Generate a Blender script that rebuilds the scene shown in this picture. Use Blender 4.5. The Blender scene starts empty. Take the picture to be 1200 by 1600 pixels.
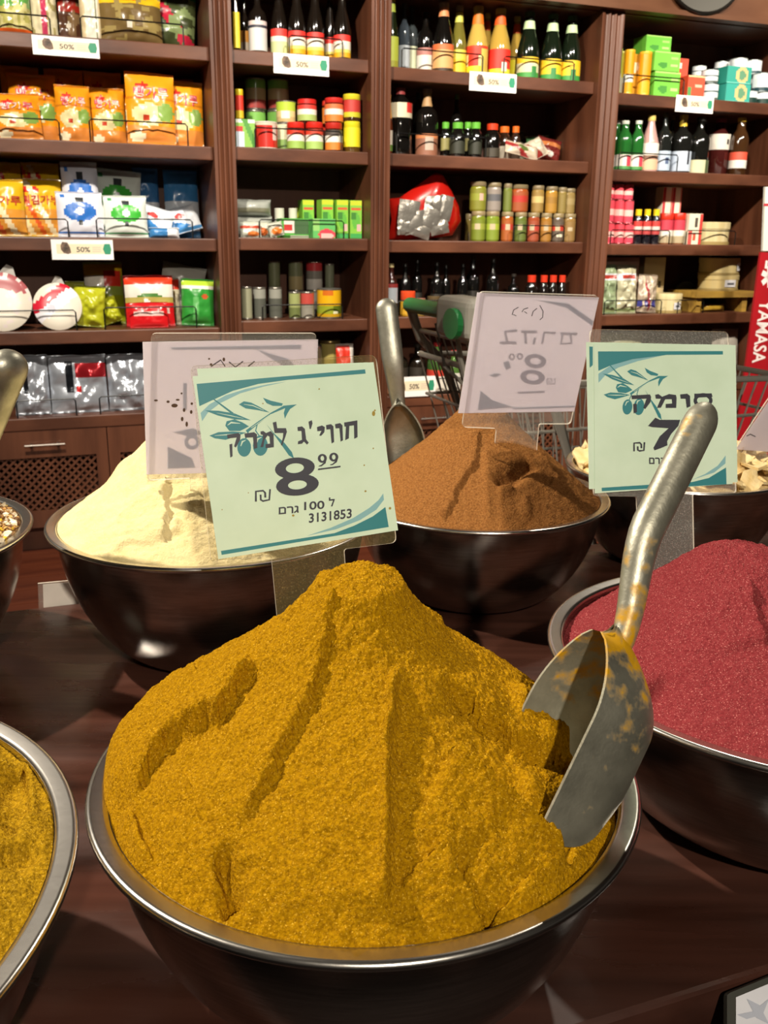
import bpy, bmesh, math, random
import numpy as np
from mathutils import Vector, Matrix

random.seed(7)
SC = bpy.context.scene
COL = SC.collection

# ------------------------------------------------------------------ camera
F = 1430.0                      # focal length in pixels of the 1200x1600 frame
PITCH = math.radians(16.5)
ROLL = 0.01
CAMZ = 1.25
cam_d = bpy.data.cameras.new('camera')
cam = bpy.data.objects.new('camera', cam_d)
COL.objects.link(cam)
cam_d.sensor_fit = 'VERTICAL'
cam_d.sensor_height = 36.0
cam_d.lens = 36.0 * F / 1600.0
cam_d.clip_start = 0.02
cam_d.dof.use_dof = True
cam_d.dof.focus_distance = 0.72
cam_d.dof.aperture_fstop = 22
cam.matrix_world = Matrix.Translation((0, 0, CAMZ)) @ Matrix.Rotation(math.pi / 2 - PITCH, 4, 'X') @ Matrix.Rotation(ROLL, 4, 'Z')
SC.camera = cam

# ------------------------------------------------------------------ world, lamps, exposure
w = bpy.data.worlds.new('world')
SC.world = w
w.use_nodes = True
w.node_tree.nodes['Background'].inputs[0].default_value = (1.0, 0.86, 0.74, 1)
w.node_tree.nodes['Background'].inputs[1].default_value = 0.03  # even dim fill added in place of bounced shop light, no lamp behind it
SC.view_settings.view_transform = 'Standard'
SC.view_settings.look = 'None'
SC.view_settings.exposure = 0.0
SC.view_settings.gamma = 1.0
SC.view_settings.use_curve_mapping = False

def spot(name, loc, target, watts, angle, radius, color=(1, .9, .76), blend=.5):
    l = bpy.data.lights.new(name, 'SPOT')
    l.energy = watts; l.spot_size = math.radians(angle); l.spot_blend = blend
    l.shadow_soft_size = radius; l.color = color
    o = bpy.data.objects.new(name, l); COL.objects.link(o)
    o.location = loc
    o.rotation_euler = (Vector(target) - Vector(loc)).to_track_quat('-Z', 'Y').to_euler()
    return o
# the shop's ceiling spots, all above or behind the picture, on the track under the 3 m ceiling
spot('ceiling_spot_left_offscreen', (-1.59, 1.30, 2.78), (0.0, .75, .95), 430, 60, .03)
spot('ceiling_spot_aisle_offscreen', (0.95, 2.3, 2.8), (-.05, .95, .9), 70, 60, .035)
spot('ceiling_spot_behind_camera_offscreen', (0.56, -1.95, 2.78), (0.10, .8, 1.0), 370, 50, .05)
# the ceiling spots along the aisle that light the shelf wall, one per bay
for (nm, x, y, tx, ty, wt) in (('flour', -.75, 1.75, -.6, 3.5, 370), ('jar', .55, 2.2, .5, 3.95, 230), ('bottle', 1.65, 2.5, 1.7, 4.4, 230), ('tea', 2.6, 2.8, 2.6, 4.7, 230)):
    spot('ceiling_spot_%s_bay_offscreen' % nm, (x, y, 2.9), (tx, ty, 1.35), wt, 85, .05)

# ------------------------------------------------------------------ pixel rays (directions only; the distance always comes from a surface)
_c, _s = math.cos(ROLL), math.sin(ROLL)
_r0 = np.array([1., 0, 0]); _u0 = np.array([0, math.sin(PITCH), math.cos(PITCH)])
FW = np.array([0, math.cos(PITCH), -math.sin(PITCH)])
RT = _c * _r0 + _s * _u0
UP = -_s * _r0 + _c * _u0
CAM = np.array([0, 0, CAMZ])
def ray(x, y): return FW + RT * ((x - 600) / F) - UP * ((y - 800) / F)
def at_z(x, y, z):
    d = ray(x, y); return CAM + d * ((z - CAMZ) / d[2])
def at_y(x, y, Y):
    d = ray(x, y); return CAM + d * (Y / d[1])
def at_plane(x, y, p0, n):
    d = ray(x, y); return CAM + d * (((p0 - CAM) @ n) / (d @ n))

YAW = math.radians(20)
WD = 3.8                        # distance of the shelf fronts
UX = np.array([math.cos(YAW), math.sin(YAW), 0]); UN = np.array([-math.sin(YAW), math.cos(YAW), 0])
def wp(x, y, v=0.0):            # pixel -> (u, z) on the upright plane v behind the shelf fronts
    q = at_plane(x, y, UN * (WD + v), UN)
    return float(q @ UX), float(q[2])
def wxyz(u, v, z):
    p = UX * u + UN * (WD + v); return Vector((p[0], p[1], z))

# ------------------------------------------------------------------ materials
def lin(c):
    if isinstance(c, str):
        c = c.lstrip('#'); c = [int(c[i:i + 2], 16) / 255 for i in (0, 2, 4)]
        return tuple(v / 12.92 if v <= .04045 else ((v + .055) / 1.055) ** 2.4 for v in c)
    return tuple(c)
MATS = {}
def mat(name, col='#808080', rough=.5, metal=0., col2=None, scale=30., bump=0., bscale=None, spec=.5, trans=0., stretch=None, coat=0., detail=4., ramp=(.35, .65), ior=1.45, alpha=1.):
    if name in MATS: return MATS[name]
    m = bpy.data.materials.new(name); m.use_nodes = True
    nt = m.node_tree; b = nt.nodes['Principled BSDF']
    b.inputs['Base Color'].default_value = (*lin(col), 1)
    b.inputs['Roughness'].default_value = rough
    b.inputs['Metallic'].default_value = metal
    b.inputs['Specular IOR Level'].default_value = spec
    b.inputs['Transmission Weight'].default_value = trans
    b.inputs['Coat Weight'].default_value = coat
    b.inputs['IOR'].default_value = ior
    b.inputs['Alpha'].default_value = alpha
    if col2 or bump:
        tc = nt.nodes.new('ShaderNodeTexCoord'); vec = tc.outputs['Object']
        if stretch:
            mp = nt.nodes.new('ShaderNodeMapping'); mp.inputs['Scale'].default_value = stretch
            nt.links.new(vec, mp.inputs[0]); vec = mp.outputs[0]
        if col2:
            n = nt.nodes.new('ShaderNodeTexNoise'); n.inputs['Scale'].default_value = scale; n.inputs['Detail'].default_value = detail
            nt.links.new(vec, n.inputs['Vector'])
            r = nt.nodes.new('ShaderNodeValToRGB')
            r.color_ramp.elements[0].position = ramp[0]; r.color_ramp.elements[1].position = ramp[1]
            r.color_ramp.elements[0].color = (*lin(col), 1); r.color_ramp.elements[1].color = (*lin(col2), 1)
            nt.links.new(n.outputs['Fac'], r.inputs[0]); nt.links.new(r.outputs[0], b.inputs['Base Color'])
        if bump:
            n = nt.nodes.new('ShaderNodeTexNoise'); n.inputs['Scale'].default_value = bscale or scale; n.inputs['Detail'].default_value = 5
            nt.links.new(vec, n.inputs['Vector'])
            bp = nt.nodes.new('ShaderNodeBump'); bp.inputs['Strength'].default_value = min(1, bump); bp.inputs['Distance'].default_value = .002
            nt.links.new(n.outputs['Fac'], bp.inputs['Height']); nt.links.new(bp.outputs[0], b.inputs['Normal'])
    MATS[name] = m
    return m
def plain(hexc, rough=.5, metal=0., **k):
    return mat('paint_%s_%d_%d' % (hexc.lstrip('#'), rough * 100, metal * 100), hexc, rough, metal, **k)
def attr_mat(name, rough, metal=0., coat=0.):
    if name in MATS: return MATS[name]
    m = bpy.data.materials.new(name); m.use_nodes = True
    nt = m.node_tree; b = nt.nodes['Principled BSDF']
    a = nt.nodes.new('ShaderNodeAttribute'); a.attribute_name = 'Col'
    nt.links.new(a.outputs['Color'], b.inputs['Base Color'])
    b.inputs['Roughness'].default_value = rough; b.inputs['Metallic'].default_value = metal; b.inputs['Coat Weight'].default_value = coat
    MATS[name] = m; return m
P_MATTE = lambda: attr_mat('printed_paper', .55)
P_GLOSS = lambda: attr_mat('printed_film', .28, coat=.25)
P_FOIL = lambda: attr_mat('printed_foil', .22, .55)

# ------------------------------------------------------------------ mesh helpers
class MB:
    def __init__(s): s.v = []; s.f = []; s.m = []; s.c = []
    def add(s, v, f, mi=0, col=None):
        b = len(s.v); s.v += [tuple(p) for p in v]
        for i, q in enumerate(f):
            s.f.append(tuple(k + b for k in q)); s.m.append(mi)
            s.c.append(col[i] if isinstance(col, list) else col)
    def box(s, x0, x1, y0, y1, z0, z1, mi=0, col=None):
        v = [(x, y, z) for z in (z0, z1) for y in (y0, y1) for x in (x0, x1)]
        s.add(v, [(0, 2, 3, 1), (4, 5, 7, 6), (0, 1, 5, 4), (2, 6, 7, 3), (0, 4, 6, 2), (1, 3, 7, 5)], mi, col)
    def lathe(s, prof, n=24, mi=0, col=None, cx=0, cy=0, z=0, cap0=True, cap1=True):
        v = []; f = []; cc = []
        for (r, h) in prof:
            for k in range(n):
                a = 2 * math.pi * k / n; v.append((cx + r * math.cos(a), cy + r * math.sin(a), z + h))
        for i in range(len(prof) - 1):
            for k in range(n):
                f.append((i * n + k, i * n + (k + 1) % n, (i + 1) * n + (k + 1) % n, (i + 1) * n + k)); cc.append(col[i] if isinstance(col, list) else col)
        if cap0: f.append(tuple(range(n - 1, -1, -1))); cc.append(cc[0] if cc else None)
        if cap1: f.append(tuple((len(prof) - 1) * n + k for k in range(n))); cc.append(cc[-1] if cc else None)
        s.add(v, f, mi, cc)
    def tube(s, pts, r, n=8, mi=0, col=None, closed=False, flat=1.0, upv=(0, 0, 1)):
        P = [Vector(p) for p in pts]; L = len(P); rr = r if isinstance(r, (list, tuple)) else [r] * L
        v = []; f = []
        for i in range(L):
            a = P[i - 1] if (i > 0 or closed) else P[i]; b = P[(i + 1) % L] if (i < L - 1 or closed) else P[i]
            t = (b - a).normalized(); up = Vector(upv)
            if abs(t.dot(up)) > .95: up = Vector((0, 1, 0)) if abs(t.y) < .9 else Vector((1, 0, 0))
            x = t.cross(up).normalized(); y = x.cross(t).normalized()
            for k in range(n):
                g = 2 * math.pi * k / n; v.append(P[i] + x * (rr[i] * math.cos(g)) + y * (rr[i] * flat * math.sin(g)))
        for i in range(L if closed else L - 1):
            j = (i + 1) % L
            for k in range(n): f.append((i * n + k, i * n + (k + 1) % n, j * n + (k + 1) % n, j * n + k))
        if not closed:
            f.append(tuple(range(n - 1, -1, -1))); f.append(tuple((L - 1) * n + k for k in range(n)))
        s.add(v, f, mi, col)
    def prism(s, poly, ext, mi=0, mi_side=None, col=None):   # poly: 3D points of a flat outline, ext: vector
        n = len(poly); e = Vector(ext); v = [Vector(p) for p in poly] + [Vector(p) + e for p in poly]
        s.add(v, [tuple(range(n - 1, -1, -1)), tuple(range(n, 2 * n))], mi, col)
        s.add(v, [(k, (k + 1) % n, n + (k + 1) % n, n + k) for k in range(n)], mi if mi_side is None else mi_side, col)
    def build(s, name, mats, parent=None, smooth=False, angle=40):
        me = bpy.data.meshes.new(name); me.from_pydata(s.v, [], s.f)
        for m in (mats if isinstance(mats, (list, tuple)) else [mats]): me.materials.append(m)
        if any(s.m): me.polygons.foreach_set('material_index', s.m)
        if any(c is not None for c in s.c):
            at = me.color_attributes.new('Col', 'FLOAT_COLOR', 'CORNER')
            buf = []
            for p, c in zip(s.f, s.c): buf += [*(c or (1, 1, 1)), 1.0] * len(p)
            at.data.foreach_set('color', buf)
        bm = bmesh.new(); bm.from_mesh(me); bmesh.ops.recalc_face_normals(bm, faces=bm.faces); bm.to_mesh(me); bm.free()
        if smooth:
            me.polygons.foreach_set('use_smooth', [True] * len(me.polygons))
            me.set_sharp_from_angle(angle=math.radians(angle))
        me.update()
        o = bpy.data.objects.new(name, me); COL.objects.link(o)
        if parent: o.parent = parent
        return o
def tag(o, label=None, cat=None, group=None, kind=None):
    if label: o['label'] = label
    if cat: o['category'] = cat
    if group: o['group'] = group
    if kind: o['kind'] = kind
    return o
def thing(name, label, cat, loc=(0, 0, 0), rot=(0, 0, 0), group=None):
    o = bpy.data.objects.new(name, None); COL.objects.link(o)
    o.empty_display_size = .05
    o.location = loc; o.rotation_euler = rot
    return tag(o, label, cat, group)
def text_geo(body):
    c = bpy.data.curves.new('lettering', 'FONT'); c.body = body; c.resolution_u = 3; c.offset = .018
    o = bpy.data.objects.new('lettering', c); COL.objects.link(o)
    bpy.context.view_layer.update()
    dg = bpy.context.evaluated_depsgraph_get()
    me = bpy.data.meshes.new_from_object(o.evaluated_get(dg))
    v = np.array([tuple(p.co) for p in me.vertices]); f = [tuple(p.vertices) for p in me.polygons]
    bpy.data.objects.remove(o); bpy.data.curves.remove(c); bpy.data.meshes.remove(me)
    mn = v.min(0); sz = v.max(0) - mn
    return (v[:, :2] - mn[:2]) / np.maximum(sz[:2], 1e-6), f      # unit box
TXT = {}
def text_unit(body):
    if body not in TXT: TXT[body] = text_geo(body)
    return TXT[body]

# smooth value noise on numpy arrays
_rng = np.random.RandomState(5)
_tab = _rng.rand(256, 256)
def vnoise(x, y, sc, seed=0):
    X = x * sc + seed * 17.3; Y = y * sc + seed * 31.7
    xi = np.floor(X).astype(int); yi = np.floor(Y).astype(int); fx = X - xi; fy = Y - yi
    fx = fx * fx * (3 - 2 * fx); fy = fy * fy * (3 - 2 * fy)
    g = lambda a, b: _tab[(xi + a) & 255, (yi + b) & 255]
    return (g(0, 0) * (1 - fx) + g(1, 0) * fx) * (1 - fy) + (g(0, 1) * (1 - fx) + g(1, 1) * fx) * fy - .5
def fbm(x, y, sc, oct=4, seed=0, gain=.5):
    t = 0; a = 1
    for k in range(oct): t = t + a * vnoise(x, y, sc * 2 ** k, seed + k); a *= gain
    return t

# ------------------------------------------------------------------ the room
M_WOOD = mat('dark_stained_wood', '#663d29', .42, col2='#4a291a', scale=14, stretch=(1, 1, .12), bump=.15, bscale=60)
M_SHELF = mat('shelf_wood', '#663d29', .42, col2='#4a291a', scale=10, stretch=(.12, 1, 1), bump=.12, bscale=50)
M_BACK = mat('shelf_back_wood', '#663d29', .5, col2='#4a291a', scale=8, stretch=(1, 1, .12))
M_FLOOR = mat('red_brown_floor', '#63301c', .4, col2='#4a1f10', scale=6, stretch=(.3, 3, 1))
M_TABLE = mat('worn_table_wood', '#472a21', .33, col2='#2c1710', scale=16, stretch=(.15, 1.6, 1), bump=.10, bscale=70, spec=.6)
def rough_var(m, lo, hi, sc, stretch):
    nt = m.node_tree; b = nt.nodes['Principled BSDF']; tc = nt.nodes['Texture Coordinate']
    mp = nt.nodes.new('ShaderNodeMapping'); mp.inputs['Scale'].default_value = stretch; nt.links.new(tc.outputs['Object'], mp.inputs[0])
    n = nt.nodes.new('ShaderNodeTexNoise'); n.inputs['Scale'].default_value = sc; n.inputs['Detail'].default_value = 8; nt.links.new(mp.outputs[0], n.inputs['Vector'])
    mr = nt.nodes.new('ShaderNodeMapRange'); mr.inputs['From Min'].default_value = .35; mr.inputs['From Max'].default_value = .65; mr.inputs['To Min'].default_value = lo; mr.inputs['To Max'].default_value = hi
    nt.links.new(n.outputs['Fac'], mr.inputs['Value']); nt.links.new(mr.outputs[0], b.inputs['Roughness'])
rough_var(M_TABLE, .16, .5, 9, (.6, 1.5, 1))
M_BLACKWIRE = mat('black_wire', '#0c0c0c', .4, .3)
M_CHROME = mat('chrome_wire', '#a8a296', .35, .35)
def wbox(mb, u0, u1, v0, v1, z0, z1, mi=0, base=None):      # box in wall coordinates
    c = [wxyz(u, v, z) for z in (z0, z1) for v in (v0, v1) for u in (u0, u1)]
    mb.add(c, [(0, 2, 3, 1), (4, 5, 7, 6), (0, 1, 5, 4), (2, 6, 7, 3), (0, 4, 6, 2), (1, 3, 7, 5)], mi)

b = MB(); b.box(-6, 8, -4, 9, -.06, -.012)
fl = tag(b.build('floor', mat('floor_joint', '#241008', .7)), kind='structure', label='red brown wooden plank floor of the shop')
plank_mb = MB(); plank_mb.box(-2.2, 4.2, -.068, .068, -.012, 0)
pl0 = plank_mb.build('floor_plank', M_FLOOR, fl)
for i in range(22):
    o = pl0 if i == 0 else pl0.copy()
    if i: COL.objects.link(o); o.parent = fl
    n_ = WD - 2.55 + i * .14
    o.location = Vector(UN * n_); o.rotation_euler = (0, 0, YAW)
b = MB(); wbox(b, -4, 6, .46, .56, 0, 3.0)
tag(b.build('wall_back', mat('wall_plaster', '#3a2c22', .8, col2='#33261d', scale=3)), kind='structure', label='dark shop wall behind the shelving')
b = MB(); b.box(-6, 8, -4, 9, 3.0, 3.1)
tag(b.build('ceiling', mat('ceiling_paint', '#4a4038', .9, col2='#453b33', scale=2)), kind='structure', label='dim ceiling of the shop')

# ------------------------------------------------------------------ the table
TZ = .75
NB, NF = 1.292, .411            # back and front edge, along the wall normal
def tbox(mb, u0, u1, n0, n1, z0, z1, mi=0):
    c = [Vector(UX * u + UN * n) + Vector((0, 0, z)) for z in (z0, z1) for n in (n0, n1) for u in (u0, u1)]
    mb.add(c, [(0, 2, 3, 1), (4, 5, 7, 6), (0, 1, 5, 4), (2, 6, 7, 3), (0, 4, 6, 2), (1, 3, 7, 5)], mi)
tb = thing('display_table', 'dark worn wooden display table carrying the steel spice bowls', 'table')
b = MB(); tbox(b, -1.05, 1.75, NF, NB, TZ - .045, TZ)
o = b.build('table_top', M_TABLE, tb)
md = o.modifiers.new('bevel', 'BEVEL'); md.width = .004; md.segments = 2
b = MB(); tbox(b, -.98, 1.68, NF + .05, NF + .075, TZ - .15, TZ - .045); b.build('apron', M_TABLE, tb)
b = MB(); tbox(b, -.98, 1.68, NB - .075, NB - .05, TZ - .15, TZ - .045); b.build('apron', M_TABLE, tb)
for u in (-.98, 1.61):
    for n in (NF + .05, NB - .12):
        b = MB(); tbox(b, u, u + .07, n, n + .07, 0, TZ - .045); b.build('leg', M_TABLE, tb)

# ------------------------------------------------------------------ steel bowls
M_STEEL = mat('brushed_steel', '#c2bcb4', .2, 1., col2='#aba59d', scale=30, stretch=(1, 1, 14), bump=.06, bscale=120)
M_STEELRIM = mat('steel_rim', '#cfcac2', .24, 1., bump=.04, bscale=90)
def bowl(label, cx, cy, R, hgt, group=None):
    t = thing('steel_bowl', label, 'bowl', (cx, cy, TZ), group=group)
    W = R - .013                       # inner wall radius at the rim
    prof = []
    K = 22
    for k in range(K + 1):             # outside, from foot to lip
        a = k / K
        r = R * .47 + (W - R * .47) * math.sin(a * math.pi / 2) ** .92
        z = (hgt - .003) * (1 - math.cos(a * math.pi / 2)) ** .78
        prof.append((r, z))
    inner = [(max(r - .0016, .01), z + .0016) for r, z in prof]
    b = MB()
    b.lathe([(0.002, .004), (R * .40, .004), (R * .42, 0.0), (R * .47, 0.0)] + prof[1:], 96, cap1=False)
    b.lathe([(0.002, .006)] + inner, 96, cap1=False)
    b.build('bowl_body', M_STEEL, t, smooth=True, angle=50)
    b = MB()                           # flat lip with rolled edge
    lip = [(W - .0018, hgt - .0035), (W - .001, hgt - .001), (W + .002, hgt), (R - .004, hgt + .0008)]
    for k in range(9):
        a = math.pi / 2 - k * math.pi * 1.35 / 8
        lip.append((R - .0032 + .0032 * math.cos(a), hgt - .0022 + .0032 * math.sin(a)))
    lip += [(R - .006, hgt - .0045), (W + .001, hgt - .0045), (W - .0018, hgt - .0035)]
    b.lathe(lip, 128, cap0=False, cap1=False)
    b.build('rim', M_STEELRIM, t, smooth=True, angle=60)
    return t
BOWLS = dict(main=(-.0115, .563, .187, .90), cream=(-.213, 1.095, .20, .92), brown=(.135, 1.284, .19, .90), sumac=(.366, .754, .215, .90),
             curry=(-.418, .412, .243, .90), herb=(-.616, 1.0, .20, .92), ginger=(.477, 1.452, .18, .905))
for k, lb in dict(main='steel bowl heaped with golden yellow powder with a scoop in it', cream='steel bowl heaped with pale cream flour', brown='steel bowl heaped with cinnamon brown powder',
                  sumac='steel bowl heaped with dark red sumac', curry='steel bowl of yellow powder without any scoop or card', herb='steel bowl of mixed dried herbs and seeds',
                  ginger='steel bowl of pale dried root slices').items():
    cx, cy, R, zr = BOWLS[k]; bowl(lb, cx, cy, R, zr - TZ)

# ------------------------------------------------------------------ heaps of powder (height fields)
class Heap:
    def __init__(s, key, apex, ztop, G, edge, spill=None):
        s.spill = spill
        s.cx, s.cy, s.R, s.zr = BOWLS[key]; s.Ri = s.R - .0150
        s.ax, s.ay = apex; s.zt = ztop; s.Gx, s.Gy = zip(*G)
        e = sorted(edge); s.ex = [a for a, _ in e]; s.ey = [z for _, z in e]
    def bdist(s, th):                # distance from apex to the bowl wall in direction th
        dx, dy = np.cos(th), np.sin(th); ox, oy = s.ax - s.cx, s.ay - s.cy
        bq = ox * dx + oy * dy
        r = -bq + np.sqrt(bq * bq - (ox * ox + oy * oy - s.Ri ** 2))
        if s.spill: r = r * np.interp(np.degrees(th) % 360, [a for a, _ in s.spill], [k for _, k in s.spill], period=360)
        return r
    def edge(s, th): return s.zr + np.interp(np.degrees(th) % 360, s.ex, s.ey, period=360)
    def base(s, x, y):
        dx, dy = x - s.ax, y - s.ay; th = np.arctan2(dy, dx); q = np.hypot(dx, dy) / s.bdist(th)
        e = s.edge(th); return e + (s.zt - e) * np.interp(q, s.Gx, s.Gy)
    def hit(s, px, py):              # where a pixel ray meets the plain heap
        d = ray(px, py); t = np.linspace(.3, 2.2, 3000); p = CAM[None] + t[:, None] * d[None]
        ok = np.nonzero(p[:, 2] < s.base(p[:, 0], p[:, 1]))[0]
        return p[ok[0], :2] if len(ok) else p[-1, :2]
    def feat(s, x, y, kind, poly, amp, a, bb=None, ends=(.12, .12)):
        P = np.array([s.hit(*q) for q in poly]); seg = np.linalg.norm(np.diff(P, axis=0), axis=1); cum = np.r_[0, np.cumsum(seg)]
        best = np.full(x.shape, 9.); sg = np.zeros_like(x); tau = np.zeros_like(x)
        for i in range(len(P) - 1):
            d = P[i + 1] - P[i]; L2 = d @ d; t = np.clip(((x - P[i, 0]) * d[0] + (y - P[i, 1]) * d[1]) / L2, 0, 1)
            ex = x - P[i, 0] - t * d[0]; ey = y - P[i, 1] - t * d[1]; D = np.hypot(ex, ey)
            cr = ex * d[1] - ey * d[0]
            u = D < best; best = np.where(u, D, best); sg = np.where(u, np.sign(cr), sg); tau = np.where(u, (cum[i] + t * seg[i]) / cum[-1], tau)
        w = np.clip(tau / max(ends[0], 1e-3), 0, 1) * np.clip((1 - tau) / max(ends[1], 1e-3), 0, 1)
        w = w * w * (3 - 2 * w)
        wob = -best * sg + (.0042 if kind == 'step' and a > .021 else .0014) * fbm(x, y, 110, 4, 9, .6)
        # for a path drawn downwards in the picture, wob < 0 lies on its left
        if kind == 'step':           # left side high, drops to the right
            sm = .5 * (1 + np.tanh(-wob / .0016))
            return w * amp * (sm * np.exp(-np.maximum(-wob, 0) / a) - .45 * (1 - sm) * np.exp(-np.maximum(wob, 0) / (bb or a)) + .35 * np.exp(-(wob / .007) ** 2) * fbm(x, y, 260, 3, 21, .7))
        if kind == 'ridge': return w * amp * np.exp(-(wob / a) ** 2)
    def build(s, name, label, cat, feats, noise, nt, nr, m, over=0.0, parent=None):
        th = np.linspace(0, 2 * np.pi, nt, endpoint=False); q = (np.arange(1, nr + 1) / nr) ** .85
        TH, Q = np.meshgrid(th, q); D = s.bdist(TH); x = s.ax + np.cos(TH) * D * Q; y = s.ay + np.sin(TH) * D * Q
        x = np.r_[s.ax, x.ravel()]; y = np.r_[s.ay, y.ravel()]
        z = s.base(x, y); th2 = np.arctan2(y - s.ay, x - s.ax); r2 = np.hypot(x - s.ax, y - s.ay) + .9 * (s.zt - z)
        dz = noise(s.ax + r2 * np.cos(th2), s.ay + r2 * np.sin(th2))
        for f in feats: dz = dz + s.feat(x, y, *f)
        qq = np.r_[0, Q.ravel()]
        z = z + dz * np.clip((1.03 - qq) / .06, .25, 1)
        n = nt * nr
        v = np.c_[x, y, z]; v[:, 0] -= s.cx; v[:, 1] -= s.cy; v[:, 2] -= s.zr
        # skirt down into the bowl
        sk = v[1 + (nr - 1) * nt:].copy(); k = np.hypot(sk[:, 0], sk[:, 1]); sk[:, 0] *= (k - .012) / k; sk[:, 1] *= (k - .012) / k; sk[:, 2] -= .02
        v = np.r_[v, sk]
        k = np.arange(nt); k1 = (k + 1) % nt
        quads = [np.c_[1 + i * nt + k, 1 + (i + 1) * nt + k, 1 + (i + 1) * nt + k1, 1 + i * nt + k1] for i in range(nr)]
        quads = np.concatenate(quads); tris = np.c_[np.zeros(nt, int), 1 + k, 1 + k1]
        me = bpy.data.meshes.new(name)
        me.vertices.add(len(v)); me.vertices.foreach_set('co', v.ravel())
        nl = len(tris) * 3 + len(quads) * 4; me.loops.add(nl); me.loops.foreach_set('vertex_index', np.r_[tris.ravel(), quads.ravel()])
        me.polygons.add(len(tris) + len(quads))
        me.polygons.foreach_set('loop_start', np.r_[np.arange(len(tris)) * 3, len(tris) * 3 + np.arange(len(quads)) * 4])
        me.polygons.foreach_set('loop_total', np.r_[np.full(len(tris), 3), np.full(len(quads), 4)])
        me.polygons.foreach_set('use_smooth', [True] * (len(tris) + len(quads)))
        me.materials.append(m); me.update(); me.validate()
        o = bpy.data.objects.new(name, me); COL.objects.link(o); o.location = (s.cx, s.cy, s.zr)
        return tag(o, label, cat, kind='stuff')
    def z_at(s, x, y): return float(s.base(np.array([x]), np.array([y]))[0])

def powder(name, c1, c2, c3, sc, bump, bs, rough=.9):
    m = mat(name, c1, rough, col2=c2, scale=sc, bump=bump, bscale=bs, spec=.05, detail=6)
    nt = m.node_tree; b = nt.nodes['Principled BSDF']
    old = b.inputs['Base Color'].links[0].from_socket
    tc = nt.nodes['Texture Coordinate']; n = nt.nodes.new('ShaderNodeTexNoise'); n.inputs['Scale'].default_value = bs * 1.6
    nt.links.new(tc.outputs['Object'], n.inputs['Vector'])
    r = nt.nodes.new('ShaderNodeValToRGB'); r.color_ramp.elements[0].position = .60; r.color_ramp.elements[1].position = .72
    r.color_ramp.elements[0].color = (0, 0, 0, 1); r.color_ramp.elements[1].color = (1, 1, 1, 1)
    nt.links.new(n.outputs['Fac'], r.inputs[0])
    mx = nt.nodes.new('ShaderNodeMix'); mx.data_type = 'RGBA'
    nt.links.new(r.outputs[0], mx.inputs['Factor']); nt.links.new(old, mx.inputs['A']); mx.inputs['B'].default_value = (*lin(c3), 1)
    nt.links.new(mx.outputs['Result'], b.inputs['Base Color'])
    return m
M_GOLD = powder('golden_powder', '#8a6104', '#b08207', '#d8aa34', 460, 1., 620)
M_CREAM = powder('cream_powder', '#d2c08a', '#dccb98', '#e8d8ae', 40, .5, 500)
M_BROWN = powder('brown_powder', '#764a24', '#9a6836', '#b48652', 420, 1., 620)
M_SUMAC = powder('sumac_powder', '#7a2a2e', '#8c383a', '#cc8078', 420, 1., 620)
M_CURRY = powder('curry_powder', '#7c5c08', '#b08814', '#d0a838', 380, 1., 560)

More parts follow.
